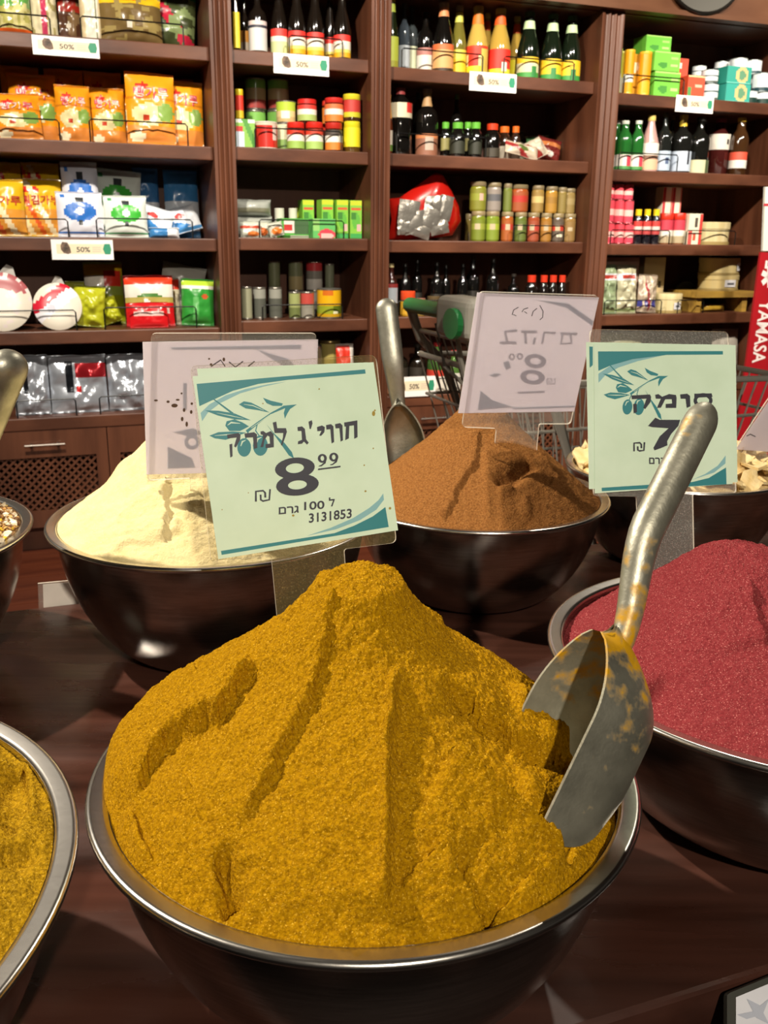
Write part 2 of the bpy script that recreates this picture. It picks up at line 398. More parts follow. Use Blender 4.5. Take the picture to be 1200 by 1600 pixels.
clump = lambda x, y, a, sd=0: a * (1.5 * fbm(x, y, 90, 3, sd, .55) + np.maximum(0, fbm(x, y, 260, 3, sd + 5, .7)) * .9)
hm = Heap('main', (-.016, .590), 1.036, [(0, 1), (.10, .985), (.17, .94), (.22, .83), (.33, .68), (.47, .55), (.63, .42), (.78, .29), (.9, .16), (1, 0)],
          [(0, -.010), (45, .004), (100, .004), (125, .006), (145, .006), (165, .006), (183, .006), (197, .001), (210, -.006), (230, -.006), (270, -.004), (310, -.006), (345, -.013)],
          [(0, 1), (112, 1), (125, 1.05), (140, 1.065), (165, 1.085), (180, 1.07), (195, 1.03), (212, 1.0), (300, 1)])
hm.build('yellow_spice_powder', 'golden yellow spice powder heaped into a ridged peak', 'spice',
    [('step', [(400, 1035), (372, 1075), (340, 1125), (275, 1145), (238, 1190), (205, 1265)], .013, .05, .035, (.1, .2)),
     ('step', [(205, 1265), (228, 1330), (245, 1355)], .007, .02, .02, (.2, .3)),
     ('step', [(522, 905), (512, 1000), (487, 1080), (445, 1165), (405, 1240), (365, 1310)], .0065, .030, .05, (.12, .15)),
     ('ridge', [(345, 1312), (356, 1360), (366, 1430)], -.018, .0048, None, (.2, .1)),
     ('ridge', [(392, 1335), (378, 1370), (366, 1400)], -.006, .004, None, (.25, .2)),
     ('ridge', [(628, 1010), (614, 1100), (608, 1180), (606, 1290), (600, 1440)], .0065, .0036, None, (.2, .06)),
     ('step', [(625, 1030), (608, 1180), (606, 1300), (602, 1450)], .0075, .02, .035, (.2, .06)),
     ('step', [(646, 895), (672, 960), (700, 1010), (735, 1060)], .006, .02, .03, (.15, .3)),
     ('ridge', [(700, 1175), (745, 1215), (790, 1255), (835, 1300), (888, 1360)], .010, .0045, None, (.12, .08)),
     ('step', [(700, 1175), (745, 1215), (790, 1255), (835, 1300), (888, 1360)], .013, .02, .03, (.12, .06)),
     ('ridge', [(712, 1178), (757, 1212), (803, 1252), (848, 1297), (897, 1352)], -.007, .005, None, (.12, .06)),
     ('step', [(690, 1040), (730, 1085), (770, 1120), (820, 1160), (890, 1195)], -.014, .022, .03, (.25, .1)),
     ('step', [(695, 1320), (722, 1380), (757, 1452)], .014, .02, .025, (.15, .04)),
     ('ridge', [(706, 1320), (734, 1380), (768, 1450)], -.006, .0045, None, (.15, .04)),
     ('ridge', [(790, 1085), (850, 1125), (895, 1175)], .014, .020, None, (.3, .1)),
     ('ridge', [(560, 880), (520, 905), (530, 940)], -.003, .005, None, (.2, .2)),
     ('ridge', [(845, 1295), (905, 1312), (965, 1270)], -.004, .008, None, (.2, .1)),
     ('ridge', [(800, 1210), (860, 1240), (930, 1235)], .008, .020, None, (.2, .1)),
     ('ridge', [(930, 1320), (890, 1375), (800, 1440)], .005, .008, None, (.2, .2))],
    lambda x, y: clump(x, y, .0017) + .0010 * fbm(x, y, 420, 2, 3, .6) + .0024 * fbm(x, y, 25, 2, 11), 860, 320, M_GOLD)

hc = Heap('cream', (-.218, 1.13), 1.085, [(0, 1), (.08, .97), (.2, .82), (.4, .58), (.6, .36), (.72, .22), (.85, .12), (1, 0)], [(0, -.006), (180, .0), (270, -.004)])
hc.build('cream_flour', 'pale cream coloured flour heaped in a smooth cone', 'flour',
    [('step', [(262, 745), (258, 790), (262, 830), (250, 850)], .010, .03, .03, (.1, .1)),
     ('step', [(250, 850), (200, 850), (165, 870)], .004, .02, .02, (.2, .3)),
     ('ridge', [(150, 745), (170, 738), (195, 742)], .007, .012, None, (.3, .3)),
     ('ridge', [(195, 795), (180, 825), (178, 845)], .003, .004, None, (.3, .3)),
     ('ridge', [(300, 690), (290, 740)], .004, .01, None, (.3, .3)), ('ridge', [(275, 805), (268, 835)], .006, .008, None, (.3, .3))],
    lambda x, y: .0035 * fbm(x, y, 22, 3, 31) + .0012 * fbm(x, y, 120, 3, 33) + np.clip((1.02 - y) / .1, 0, 1) * .0018 * fbm(x, y, 220, 3, 35), 460, 170, M_CREAM)

hb = Heap('brown', (.140, 1.30), 1.025, [(0, 1), (.10, .99), (.2, .93), (.3, .80), (.5, .55), (.7, .33), (.86, .16), (1, 0)], [(0, -.004), (180, -.002), (270, -.004)])
hb.build('brown_spice_powder', 'cinnamon brown spice powder heaped in a faceted cone', 'spice',
    [('step', [(750, 668), (745, 720), (715, 770), (690, 820)], .006, .05, .03, (.1, .1)),
     ('ridge', [(762, 690), (760, 760), (765, 820)], .004, .006, None, (.2, .1)),
     ('step', [(840, 700), (880, 760), (920, 800)], .007, .03, .03, (.1, .2)),
     ('ridge', [(768, 752), (800, 745), (832, 722)], -.013, .009, None, (.15, .1)),
     ('ridge', [(775, 768), (805, 762)], .006, .008, None, (.3, .3)),
     ('ridge', [(820, 770), (825, 815)], .004, .006, None, (.3, .2)),
     ('step', [(862, 705), (905, 745), (945, 785)], -.005, .02, .02, (.2, .2))],
    lambda x, y: clump(x, y, .0010, 40) + .0018 * fbm(x, y, 25, 2, 45), 460, 170, M_BROWN)

hs = Heap('sumac', (.307, .772), .996, [(0, 1), (.08, .98), (.18, .92), (.34, .73), (.52, .52), (.72, .30), (.88, .13), (1, 0)], [(0, -.004), (90, -.006), (150, -.012), (180, -.014), (210, -.008), (270, -.004)])
hs.build('red_sumac', 'coarse dark red ground sumac heaped in a rounded cone', 'spice',
    [('step', [(1170, 905), (1185, 960), (1198, 1010)], .006, .03, .03, (.2, .1))],
    lambda x, y: clump(x, y, .0013, 60) + .0011 * fbm(x, y, 420, 3, 61, .8) + .0025 * fbm(x, y, 18, 2, 65), 560, 210, M_SUMAC)

hy = Heap('curry', (-.44, .44), .985, [(0, 1), (.2, .93), (.45, .62), (.7, .33), (.88, .13), (1, 0)], [(0, -.010), (20, -.002), (60, -.008), (330, -.012), (270, -.01)])
hy.build('yellow_curry_powder', 'mustard yellow powder with scraped hollows in a bowl', 'spice',
    [('ridge', [(5, 1185), (5, 1230), (0, 1280)], -.014, .014, None, (.2, .2)),
     ('step', [(30, 1150), (40, 1200), (45, 1260), (20, 1320)], -.010, .02, .02, (.2, .2)),
     ('ridge', [(60, 1180), (65, 1240), (90, 1280)], -.006, .006, None, (.2, .2)),
     ('ridge', [(0, 1350), (40, 1320)], -.010, .012, None, (.2, .2))],
    lambda x, y: clump(x, y, .0026, 70) + .0035 * fbm(x, y, 30, 2, 75), 420, 150, M_CURRY)

# ------------------------------------------------------------------ mixed herbs: countless crumbs, one object
hh = Heap('herb', (-.60, 1.0), .955, [(0, 1), (.3, .93), (.6, .6), (.85, .25), (1, 0)], [(0, -.004), (180, -.004)])
hh.build('herb_bed', 'brown crumbly bed of ground herbs in a bowl', 'herbs', [], lambda x, y: clump(x, y, .002, 80), 240, 80,
         mat('herb_bed', '#6e4a26', .9, col2='#94703a', scale=220, bump=.8, bscale=300))
b = MB(); rnd = random.Random(3)
pal = ['#8a5f2c', '#a77a3c', '#6b4520', '#c09850', '#e6d8b8', '#f0e6cc', '#d8b020', '#7a5a30', '#9a6a3a', '#b08850']
for i in range(5200):
    a = rnd.uniform(0, 2 * math.pi); r = .182 * math.sqrt(rnd.random())
    x = hh.cx + r * math.cos(a); y = hh.cy + r * math.sin(a); z = hh.z_at(x, y)
    c = lin(rnd.choice(pal)); s_ = rnd.uniform(.0022, .0048); big = rnd.random() < .05
    if big: s_ *= 1.8; c = lin('#efe2c8')
    M = Matrix.Translation((x - hh.cx, y - hh.cy, z - hh.zr + .002)) @ Matrix.Rotation(rnd.uniform(0, 6.3), 4, Vector((rnd.gauss(0, 1), rnd.gauss(0, 1), rnd.gauss(0, 1))).normalized())
    q = [Vector((s_ * rnd.uniform(.7, 1.3), 0, 0)), Vector((0, s_ * rnd.uniform(.5, 1), 0)), Vector((-s_ * rnd.uniform(.7, 1.3), 0, 0)), Vector((0, -s_ * rnd.uniform(.5, 1), 0)), Vector((0, 0, s_ * .6)), Vector((0, 0, -s_ * .6))]
    b.add([M @ p for p in q], [(0, 1, 4), (1, 2, 4), (2, 3, 4), (3, 0, 4), (1, 0, 5), (2, 1, 5), (3, 2, 5), (0, 3, 5)], 0, c)
for i in range(60):
    a = rnd.uniform(0, 2 * math.pi); r = .18 * math.sqrt(rnd.random()); x = hh.cx + r * math.cos(a); y = hh.cy + r * math.sin(a); z = hh.z_at(x, y)
    p = Vector((x - hh.cx, y - hh.cy, z - hh.zr)); d = Vector((rnd.uniform(-1, 1), rnd.uniform(-1, 1), rnd.uniform(.0, .8))).normalized() * rnd.uniform(.01, .02)
    b.tube([p, p + d * .5 + Vector((0, 0, .002)), p + d], .0006, 4, 0, lin('#b09a50'))
o = b.build('dried_herb_mix', attr_mat('herb_bits', .8)); o.location = (hh.cx, hh.cy, hh.zr)
tag(o, 'dried herb mix of seeds, petals and stalks in a steel bowl', 'herbs', kind='stuff')

# ------------------------------------------------------------------ dried root slices, each its own thing
M_GIN = mat('dried_root', '#d8b878', .75, col2='#e8d09a', scale=60, bump=.5, bscale=200)
M_GIN2 = mat('dried_root_pale', '#e6d2a0', .75, col2='#d0aa66', scale=60, bump=.5, bscale=200)
shapes = []
for k in range(7):
    b = MB(); n = 12; rnd2 = random.Random(20 + k); el = rnd2.uniform(.5, .8)
    rad = [.021 * (1 + rnd2.uniform(-.28, .22)) for _ in range(n)]
    top = []; bot = []
    for i in range(n):
        a = 2 * math.pi * i / n; x = rad[i] * math.cos(a); y = rad[i] * el * math.sin(a); bend = 14 * x * x * rnd2.choice((1, .6)) + 4 * x * y * 3
        top.append((x, y, .0022 + bend)); bot.append((x, y, -.0022 + bend))
    b.add(top + bot + [(0, 0, .0018), (0, 0, -.0018)], [(i, (i + 1) % n, 2 * n) for i in range(n)] + [(n + (i + 1) % n, n + i, 2 * n + 1) for i in range(n)] + [(i, n + i, n + (i + 1) % n, (i + 1) % n) for i in range(n)])
    me_o = b.build('root_slice', [M_GIN, M_GIN2][k % 2], smooth=True, angle=50)
    shapes.append(me_o.data); bpy.data.objects.remove(me_o)
gx, gy, gR, gz = BOWLS['ginger']
hg = Heap('ginger', (gx, gy), gz + .035, [(0, 1), (.4, .8), (.75, .35), (1, 0)], [(0, -.012), (180, -.012)])
hg.build('root_crumbs', 'pale crumbs under the dried root slices', 'spice', [], lambda x, y: .004 * fbm(x, y, 60, 3, 91), 120, 40, M_GIN)
for i in range(170):
    a = i * 2.39996; r = (gR - .024) * math.sqrt((i + .5) / 170); x = gx + r * math.cos(a); y = gy + r * math.sin(a)
    o = bpy.data.objects.new('root_slice', shapes[i % 7]); COL.objects.link(o)
    o.location = (x, y, hg.z_at(x, y) + .002 + .007 * (i % 3)); o.rotation_euler = (rnd.gauss(0, .45), rnd.gauss(0, .45), rnd.uniform(0, 6.3))
    tag(o, 'curled pale dried root slice in the heaped steel bowl', 'root slice', 'dried root slices in the steel bowl')
# ------------------------------------------------------------------ price cards on clear acrylic stakes
def acrylic(name, dust=None, strength=.0):
    if name in MATS: return MATS[name]
    m = bpy.data.materials.new(name); m.use_nodes = True; nt = m.node_tree
    b = nt.nodes['Principled BSDF']; b.inputs['Base Color'].default_value = (.75, .72, .64, 1); b.inputs['Roughness'].default_value = .12
    b.inputs['Specular IOR Level'].default_value = .6
    tc = nt.nodes.new('ShaderNodeTexCoord'); n = nt.nodes.new('ShaderNodeTexNoise'); n.inputs['Scale'].default_value = 900
    nt.links.new(tc.outputs['Object'], n.inputs['Vector'])
    r = nt.nodes.new('ShaderNodeValToRGB'); r.color_ramp.elements[0].position = .55; r.color_ramp.elements[1].position = .75
    r.color_ramp.elements[0].color = (.09 + strength, .09 + strength, .09 + strength, 1); r.color_ramp.elements[1].color = (.35 + strength, .35 + strength, .35 + strength, 1)
    nt.links.new(n.outputs['Fac'], r.inputs[0]); nt.links.new(r.outputs[0], b.inputs['Alpha'])
    if dust: b.inputs['Base Color'].default_value = (*lin(dust), 1)
    MATS[name] = m; return m
M_ACR = acrylic('clear_acrylic'); M_ACRDUST = acrylic('dusty_acrylic', '#a8986a', .0)
M_EDGE = mat('acrylic_edge', '#d8cfbe', .25, alpha=.75)
M_GPAPER = mat('pale_green_paper', '#d6ecd2', .55, col2='#cde4c8', scale=25)
M_LILAC = mat('lilac_paper_back', '#e6e2ee', .6, col2='#dedae8', scale=20)
def glow_paper(m, k):          # thin paper lets light through
    nt = m.node_tree; b = nt.nodes['Principled BSDF']; out = nt.nodes['Material Output']
    tr = nt.nodes.new('ShaderNodeBsdfTranslucent'); tr.inputs[0].default_value = (.95, .9, .92, 1); mx = nt.nodes.new('ShaderNodeMixShader'); mx.inputs[0].default_value = k
    nt.links.new(b.outputs[0], mx.inputs[1]); nt.links.new(tr.outputs[0], mx.inputs[2]); nt.links.new(mx.outputs[0], out.inputs['Surface'])
glow_paper(M_LILAC, .6)
M_TEAL = mat('teal_ink', '#2f8288', .5); M_TEALL = mat('pale_teal_ink', '#86b8bc', .5); M_INK = mat('black_ink', '#33343e', .5)
M_PEN = mat('pen_ink', '#4a4650', .5)

def round_poly(poly, r):
    out = []; n = len(poly); rr = r if isinstance(r, (list, tuple)) else [r] * n
    for i in range(n):
        p = np.array(poly[i], float); a = np.array(poly[i - 1], float); c = np.array(poly[(i + 1) % n], float)
        if rr[i] <= 0: out.append(tuple(p)); continue
        da = (a - p) / np.linalg.norm(a - p); dc = (c - p) / np.linalg.norm(c - p)
        for t in np.linspace(0, 1, 5):
            out.append(tuple((1 - t) ** 2 * (p + da * rr[i]) + 2 * t * (1 - t) * p + t * t * (p + dc * rr[i])))
    return out
def stroke(path, wd):              # thick polyline as quads, in drawing coordinates
    P = [np.array(p, float) for p in path]; out = []
    L = []; R = []
    for i, p in enumerate(P):
        d = (P[min(i + 1, len(P) - 1)] - P[max(i - 1, 0)]); d = d / (np.linalg.norm(d) + 1e-9); nn = np.array([-d[1], d[0]])
        w_ = wd[i] if isinstance(wd, (list, tuple)) else wd
        L.append(p + nn * w_ / 2); R.append(p - nn * w_ / 2)
    return L, R
class Card:
    def __init__(s, name, label, center_px, Y, yaw, lean, base_px, cat='price card'):
        a, b_ = math.radians(yaw), math.radians(lean)
        s.n = np.array([math.sin(a) * math.cos(b_), -math.cos(a) * math.cos(b_), math.sin(b_)])
        s.p0 = at_y(*center_px, Y)
        s.org = s.P(base_px)
        s.t = thing(name, label, cat, tuple(s.org))
        s.map = lambda q: q
    def P(s, q, off=0.):
        return at_plane(q[0], q[1], s.p0, s.n) + s.n * off
    def L(s, q, off=0.): return s.P(s.map(q), off) - s.org
    def slab(s, name, poly, m, m2, th, off, ident=True):
        b = MB(); pts = [(s.P(q, off) - s.org) if ident else s.L(q, off) for q in poly]
        b.prism(pts, tuple(-s.n * th), 0, 1); o = b.build(name, [m, m2], s.t)
        if name == 'paper': s.paper = o
        return o
    def ink(s, name, items, m, off=.0004, parent=None):
        if name in ('far_side_print', 'border_print') and len(items) > 1:
            for it in items: s.ink(name, [it], m, off, parent)
            return
        return s.ink1(name, items, m, off, parent)
    def ink1(s, name, items, m, off=.0004, parent=None):      # flat printed shapes; items: polygons, ('s', path, width), ('r', cx, cy, rx, ry, hx, hy), ('e', cx, cy, rx, ry), ('t', text, x0, y0, ex, ey)
        b = MB()
        for k, it in enumerate(items):
            o_ = off + (k % 5) * .00002
            if it[0] == 's':
                Lp, Rp = stroke(it[1], it[2]); n = len(Lp); v = [s.L(q, o_) for q in Lp] + [s.L(q, o_) for q in Rp]
                b.add(v, [(i, i + 1, n + i + 1, n + i) for i in range(n - 1)])
            elif it[0] == 'r':
                _, cx, cy, rx, ry, hx, hy = it[:7]; n = 28; rot = it[7] if len(it) > 7 else 0; v = []
                for (ax_, ay_) in ((rx, ry), (hx, hy)):
                    for i in range(n):
                        g = 2 * math.pi * i / n; X = ax_ * math.cos(g); Y_ = ay_ * math.sin(g)
                        v.append(s.L((cx + X * math.cos(rot) - Y_ * math.sin(rot), cy + X * math.sin(rot) + Y_ * math.cos(rot)), o_))
                b.add(v, [(i, (i + 1) % n, n + (i + 1) % n, n + i) for i in range(n)])
            elif it[0] == 'e':
                _, cx, cy, rx, ry = it[:5]; n = 20; b.add([s.L((cx + rx * math.cos(6.2832 * i / n), cy + ry * math.sin(6.2832 * i / n)), o_) for i in range(n)], [tuple(range(n))])
            elif it[0] == 't':
                _, body, (x0, y0), (ex, ey), (fx, fy) = it; v, f = text_unit(body)
                b.add([s.L((x0 + ex * p[0] + fx * p[1], y0 + ey * p[0] + fy * p[1]), o_) for p in v], f)
            else:
                b.add([s.L(q, o_) for q in it], [tuple(range(len(it)))])
        return b.build(name, m, parent or s.paper)
def affine(src, dst):
    A = np.array([[x, y, 1] for x, y in src], float); B = np.array(dst, float); X = np.linalg.solve(A, B)
    return lambda q: tuple(np.array([q[0], q[1], 1.]) @ X)
def zoommap(x0, y0, k): return lambda q: (x0 + q[0] / k, y0 + q[1] / k)
LEAVES = [[(425, 288), (470, 305), (535, 320), (530, 333), (480, 333), (445, 318)],
    [(612, 325), (575, 350), (560, 375), (546, 404), (540, 372), (548, 345), (470, 378), (466, 372), (540, 332)],
    [(293, 325), (320, 308), (360, 315), (400, 335), (462, 370), (400, 357), (330, 347)],
    [(105, 358), (180, 360), (270, 375), (358, 412), (270, 407), (180, 387)], [(138, 288), (160, 297), (264, 372), (250, 375)],
    [(130, 497), (180, 478), (260, 474), (333, 480), (280, 500), (220, 520), (160, 512)],
    [(445, 435), (490, 488), (545, 538), (585, 588), (596, 622), (568, 606), (543, 570), (500, 510)],
    [(218, 442), (225, 418), (268, 407), (312, 424), (348, 446), (300, 471), (240, 471)],
    ('e', 322, 562, 38, 51), ('e', 411, 552, 41, 56), ('s', [(335, 475), (400, 425), (470, 373)], [16, 12, 5]), ('s', [(395, 430), (385, 470), (410, 505)], 6), ('s', [(345, 475), (330, 515)], 6)]
HILITE = [('s', [(230, 440), (250, 425), (300, 430)], [3, 9, 2]), ('s', [(303, 555), (312, 530), (330, 522)], [4, 9, 3]), ('s', [(388, 545), (396, 515), (418, 506)], [4, 10, 3]), ('s', [(320, 325), (370, 332), (430, 358)], [2, 5, 2]),
          ('s', [(160, 497), (230, 492), (300, 485)], [2, 6, 2]), ('s', [(360, 455), (410, 420), (460, 385)], 3), ('s', [(170, 372), (250, 388), (320, 403)], [1, 4, 1])]

# --- the large card in the golden heap
c = Card('price_card', 'pale green price card lettered 8.99 on a clear stake in the golden powder', (462, 716), .705, 19, 16, (480, 985))
stem_l, stem_r = (424, 878), (538, 860)
out = [(298, 572), (588, 554), (620, 848), (538, 858), (548, 990), (437, 1005), (424, 868), (330, 878)]
c.slab('acrylic_plate', round_poly(out, [8, 12, 10, 5, 0, 0, 5, 6]), M_ACRDUST, M_EDGE, .0022, 0)
c.map = zoommap(290, 540, 1200 / 340)
c.slab('paper', [(62, 128), (1005, 93), (1042, 140), (70, 180)], M_GPAPER, M_GPAPER, .0003, .0004, False)
c.slab('paper', [(38, 170), (1035, 92), (1170, 1018), (180, 1178)], M_GPAPER, M_GPAPER, .0003, .0008, False)
IO = .00095
c.ink('border_print', [[(60, 212), (988, 132), (991, 155), (560, 190), (400, 212), (260, 250), (150, 300), (75, 335)]], M_TEAL, IO); c.ink('border_print', [[(1100, 890), (1118, 1000), (198, 1154), (194, 1132), (820, 1034), (930, 992), (1030, 942)]], M_TEAL, IO)
c.ink('border_print', [[(90, 418), (82, 372), (130, 325), (220, 275), (330, 240), (450, 215), (552, 200), (430, 226), (300, 264), (190, 318), (122, 370)]], M_TEALL, IO); c.ink('border_print', [[(1088, 815), (1092, 850), (1050, 905), (960, 962), (830, 1012), (665, 1050), (800, 1004), (920, 952), (1010, 896), (1062, 852)]], M_TEALL, IO)
c.ink('olive_branch_print', LEAVES, M_TEAL, IO); c.ink('olive_branch_print', HILITE, M_GPAPER, IO + .00012)
HEB = [[(872, 425), (945, 413), (946, 505), (928, 514), (926, 440), (901, 443), (898, 512), (878, 522), (882, 447), (874, 447)],
    [(822, 434), (850, 428), (863, 440), (866, 522), (853, 530), (846, 455), (825, 457)], [(772, 439), (800, 434), (813, 446), (817, 532), (803, 540), (796, 461), (775, 463)],
    [(722, 450), (750, 441), (766, 450), (763, 478), (745, 498), (735, 495), (748, 470), (725, 472)], [(676, 420), (694, 412), (698, 430), (689, 460), (682, 459)],
    [(615, 450), (640, 446), (656, 460), (663, 518), (677, 536), (668, 546), (651, 529), (640, 541), (618, 544), (618, 529), (640, 520), (637, 471), (617, 471)],
    [(479, 425), (498, 420), (504, 456), (552, 456), (557, 476), (549, 502), (531, 553), (524, 547), (535, 506), (537, 482), (489, 482), (484, 450)],
    [(411, 475), (426, 471), (442, 483), (468, 472), (484, 490), (485, 560), (440, 566), (440, 544), (464, 541), (461, 502), (450, 496), (434, 520), (427, 560), (411, 560), (424, 515), (424, 492), (413, 490)],
    [(323, 486), (376, 478), (392, 490), (394, 564), (376, 571), (370, 506), (327, 508)],
    [(227, 492), (291, 483), (302, 495), (299, 520), (276, 562), (266, 556), (280, 507), (230, 512)], [(240, 546), (256, 541), (258, 610), (245, 618)]]
NIS = [('s', [(386, 860), (386, 804), (426, 800), (437, 812), (438, 838)], [11, 11, 9, 11, 11]), ('s', [(412, 822), (413, 850), (425, 857), (460, 850), (464, 792)], [10, 10, 9, 10, 10])]
NINE = lambda x, y: [('r', x, y, 25, 24, 10, 14), ('s', [(x + 20, y + 2), (x + 14, y + 24), (x - 6, y + 40), (x - 20, y + 43)], [9, 10, 7, 4])]
GERAM = lambda x0, y0, ex, ey, fx, fy: ('t', 'םרג', (x0, y0), (ex, ey), (fx, fy))
c.ink('lettering', HEB + [('r', 601, 676, 110, 58, 50, 27, -.1), ('r', 615, 768, 118, 59, 52, 25, -.1)] + NINE(752, 622) + NINE(815, 615) + [[(728, 679), (852, 663), (852, 671), (728, 687)]] + NIS +
      [('t', '100', (652, 908), (112, -8), (0, -46)), ('t', 'ל', (788, 888), (32, -3), (0, -50)), GERAM(512, 932, 110, -10, 0, -40), ('t', '3131853', (678, 978), (236, -28), (0, -52))], M_INK, IO + .00025)
M_STAIN = mat('brown_stain', '#a38c3a', .7)
c.ink('stain', [('e', 1035, 375, 9, 14), ('e', 1042, 358, 5, 5), ('e', 990, 803, 6, 5), ('e', 1033, 567, 4, 4), ('e', 983, 660, 4, 4), ('e', 592, 937, 7, 6), ('e', 1125, 897, 7, 7), ('e', 735, 240, 4, 4), ('e', 425, 320, 4, 3), ('e', 200, 905, 3, 3), ('e', 345, 812, 3, 3)], M_STAIN, IO)

# --- the card in the sumac
c = Card('price_card', 'pale green price card with a large 7 on a clear stake in the sumac', (1033, 653), .868, 11, 17, (1040, 905))
out = [(922, 514), (1138, 518), (1151, 770), (1083, 772), (1086, 915), (1000, 915), (995, 776), (928, 775)]
c.slab('acrylic_plate', round_poly(out, [8, 8, 6, 4, 0, 0, 4, 6]), M_ACR, M_EDGE, .0022, 0)
c.map = zoommap(860, 480, 1200 / 340)
c.slab('paper', [(196, 193), (1020, 210), (1030, 965), (212, 1003)], M_GPAPER, M_GPAPER, .0003, .0005, False)
c.slab('paper', [(237, 198), (992, 208), (1002, 975), (242, 1027)], M_GPAPER, M_GPAPER, .0003, .0010, False)
IO = .00115
c.ink('border_print', [[(260, 245), (948, 243), (948, 262), (640, 264), (450, 288), (330, 322), (262, 352)]], M_TEAL, IO); c.ink('border_print', [[(280, 996), (780, 964), (870, 942), (965, 884), (968, 977), (281, 1015)]], M_TEAL, IO); c.ink('border_print', [[(213, 218), (231, 219), (231, 320), (215, 335)]], M_TEAL, IO)
c.ink('border_print', [[(263, 418), (262, 368), (330, 322), (450, 286), (620, 266), (480, 298), (372, 334), (300, 376)]], M_TEALL, IO); c.ink('border_print', [[(963, 818), (962, 862), (900, 912), (778, 952), (850, 920), (920, 874)]], M_TEALL, IO)
zm = zoommap(860, 480, 1200 / 340); am = affine([(105, 358), (425, 288), (595, 620)], [(285, 367), (517, 335), (610, 620)])
c.map = lambda q: zm(am(q)); c.ink('olive_branch_print', LEAVES, M_TEAL, IO); c.ink('olive_branch_print', HILITE, M_GPAPER, IO + .00012); c.map = zm
c.ink('lettering', [[(443, 488), (545, 482), (552, 495), (548, 525), (520, 562), (508, 556), (527, 505), (446, 508)], [(453, 535), (472, 532), (474, 580), (456, 586)],
    [(574, 484), (592, 480), (612, 495), (650, 480), (688, 485), (692, 500), (690, 556), (632, 556), (632, 535), (668, 532), (666, 508), (630, 508), (606, 555), (584, 556), (606, 505), (578, 505)],
    [(712, 482), (750, 478), (766, 490), (768, 548), (748, 556), (742, 505), (715, 505)], ('r', 838, 515, 52, 40, 34, 22),
    [(790, 478), (885, 476), (890, 495), (790, 500)],
    [(535, 655), (575, 610), (600, 622), (712, 622), (702, 655), (662, 700), (640, 740), (642, 762), (605, 778), (570, 790), (565, 775), (600, 712), (648, 668), (560, 662)],
    ('r', 735, 640, 20, 24, 9, 14), ('r', 790, 640, 20, 24, 9, 14),
    ('s', [(458, 795), (458, 750), (490, 748), (498, 758), (498, 778)], 9), ('s', [(478, 768), (479, 788), (488, 793), (512, 790), (515, 745)], 9),
    ('t', 'םרג', (541, 866), (80, 0), (0, -36)), ('t', '100', (650, 866), (70, -2), (0, -40))], M_INK, IO + .00025)

# --- cards turned away from us: their print is on the far side of thin paper
c = Card('price_card', 'price card seen from its lilac back with pen marks in the brown powder', (824, 552), 1.205, 14, -14, (805, 772))
out = [(750, 456), (935, 462), (892, 663), (843, 663), (833, 765), (765, 775), (776, 670), (722, 668)]
c.slab('acrylic_plate', round_poly(out, [6, 6, 6, 3, 0, 0, 4, 8]), M_ACR, M_EDGE, .003, 0)
c.map = zoommap(700, 440, 4.8)
c.slab('paper', [(218, 80), (270, 84), (125, 985), (75, 985)], M_LILAC, M_EDGE, .0004, .0006, False)
c.slab('paper', [(270, 84), (1130, 118), (945, 972), (125, 985)], M_LILAC, M_EDGE, .0004, .0010, False)
IO = .00115
c.ink('far_side_print', [('s', [(515, 362), (425, 372), (440, 455)], 22), ('s', [(385, 455), (510, 455)], 22), ('s', [(545, 372), (665, 372)], 22), ('s', [(575, 372), (580, 462)], 18), ('s', [(650, 415), (636, 466)], 18),
    ('s', [(805, 382), (718, 376), (702, 462)], 18), ('s', [(840, 386), (965, 388)], 20), ('s', [(915, 388), (922, 458), (842, 462), (858, 388)], 18), ('r', 652, 592, 82, 54, 40, 24, .1), ('r', 630, 712, 92, 56, 46, 26, .1),
    ('r', 475, 560, 24, 26, 11, 13), ('r', 535, 556, 24, 26, 11, 13), ('s', [(740, 768), (740, 724), (770, 722), (776, 750)], 9), ('s', [(756, 740), (758, 764), (796, 760), (798, 720)], 9), ('s', [(520, 830), (720, 822)], 16)], M_INK, .0002)
c.ink('far_side_print', [[(240, 812), (220, 960), (490, 938), (330, 885)], [(300, 700), (350, 682), (400, 690), (350, 715)], [(410, 600), (450, 590), (470, 640), (430, 660)], [(640, 130), (900, 160), (1085, 290), (1080, 330), (880, 190)], [(480, 940), (950, 925), (948, 940), (480, 955)]], M_TEAL, .0002)
c.ink('pen_mark', [('s', [(525, 190), (490, 210), (478, 245), (492, 247)], 6), ('s', [(490, 245), (510, 255)], 5), ('s', [(598, 194), (565, 205), (552, 225)], 6), ('s', [(570, 222), (590, 236)], 5), ('s', [(665, 198), (636, 220), (625, 256)], 6), ('s', [(685, 175), (710, 220), (707, 265), (686, 285)], 6)], M_PEN, IO + .0002)

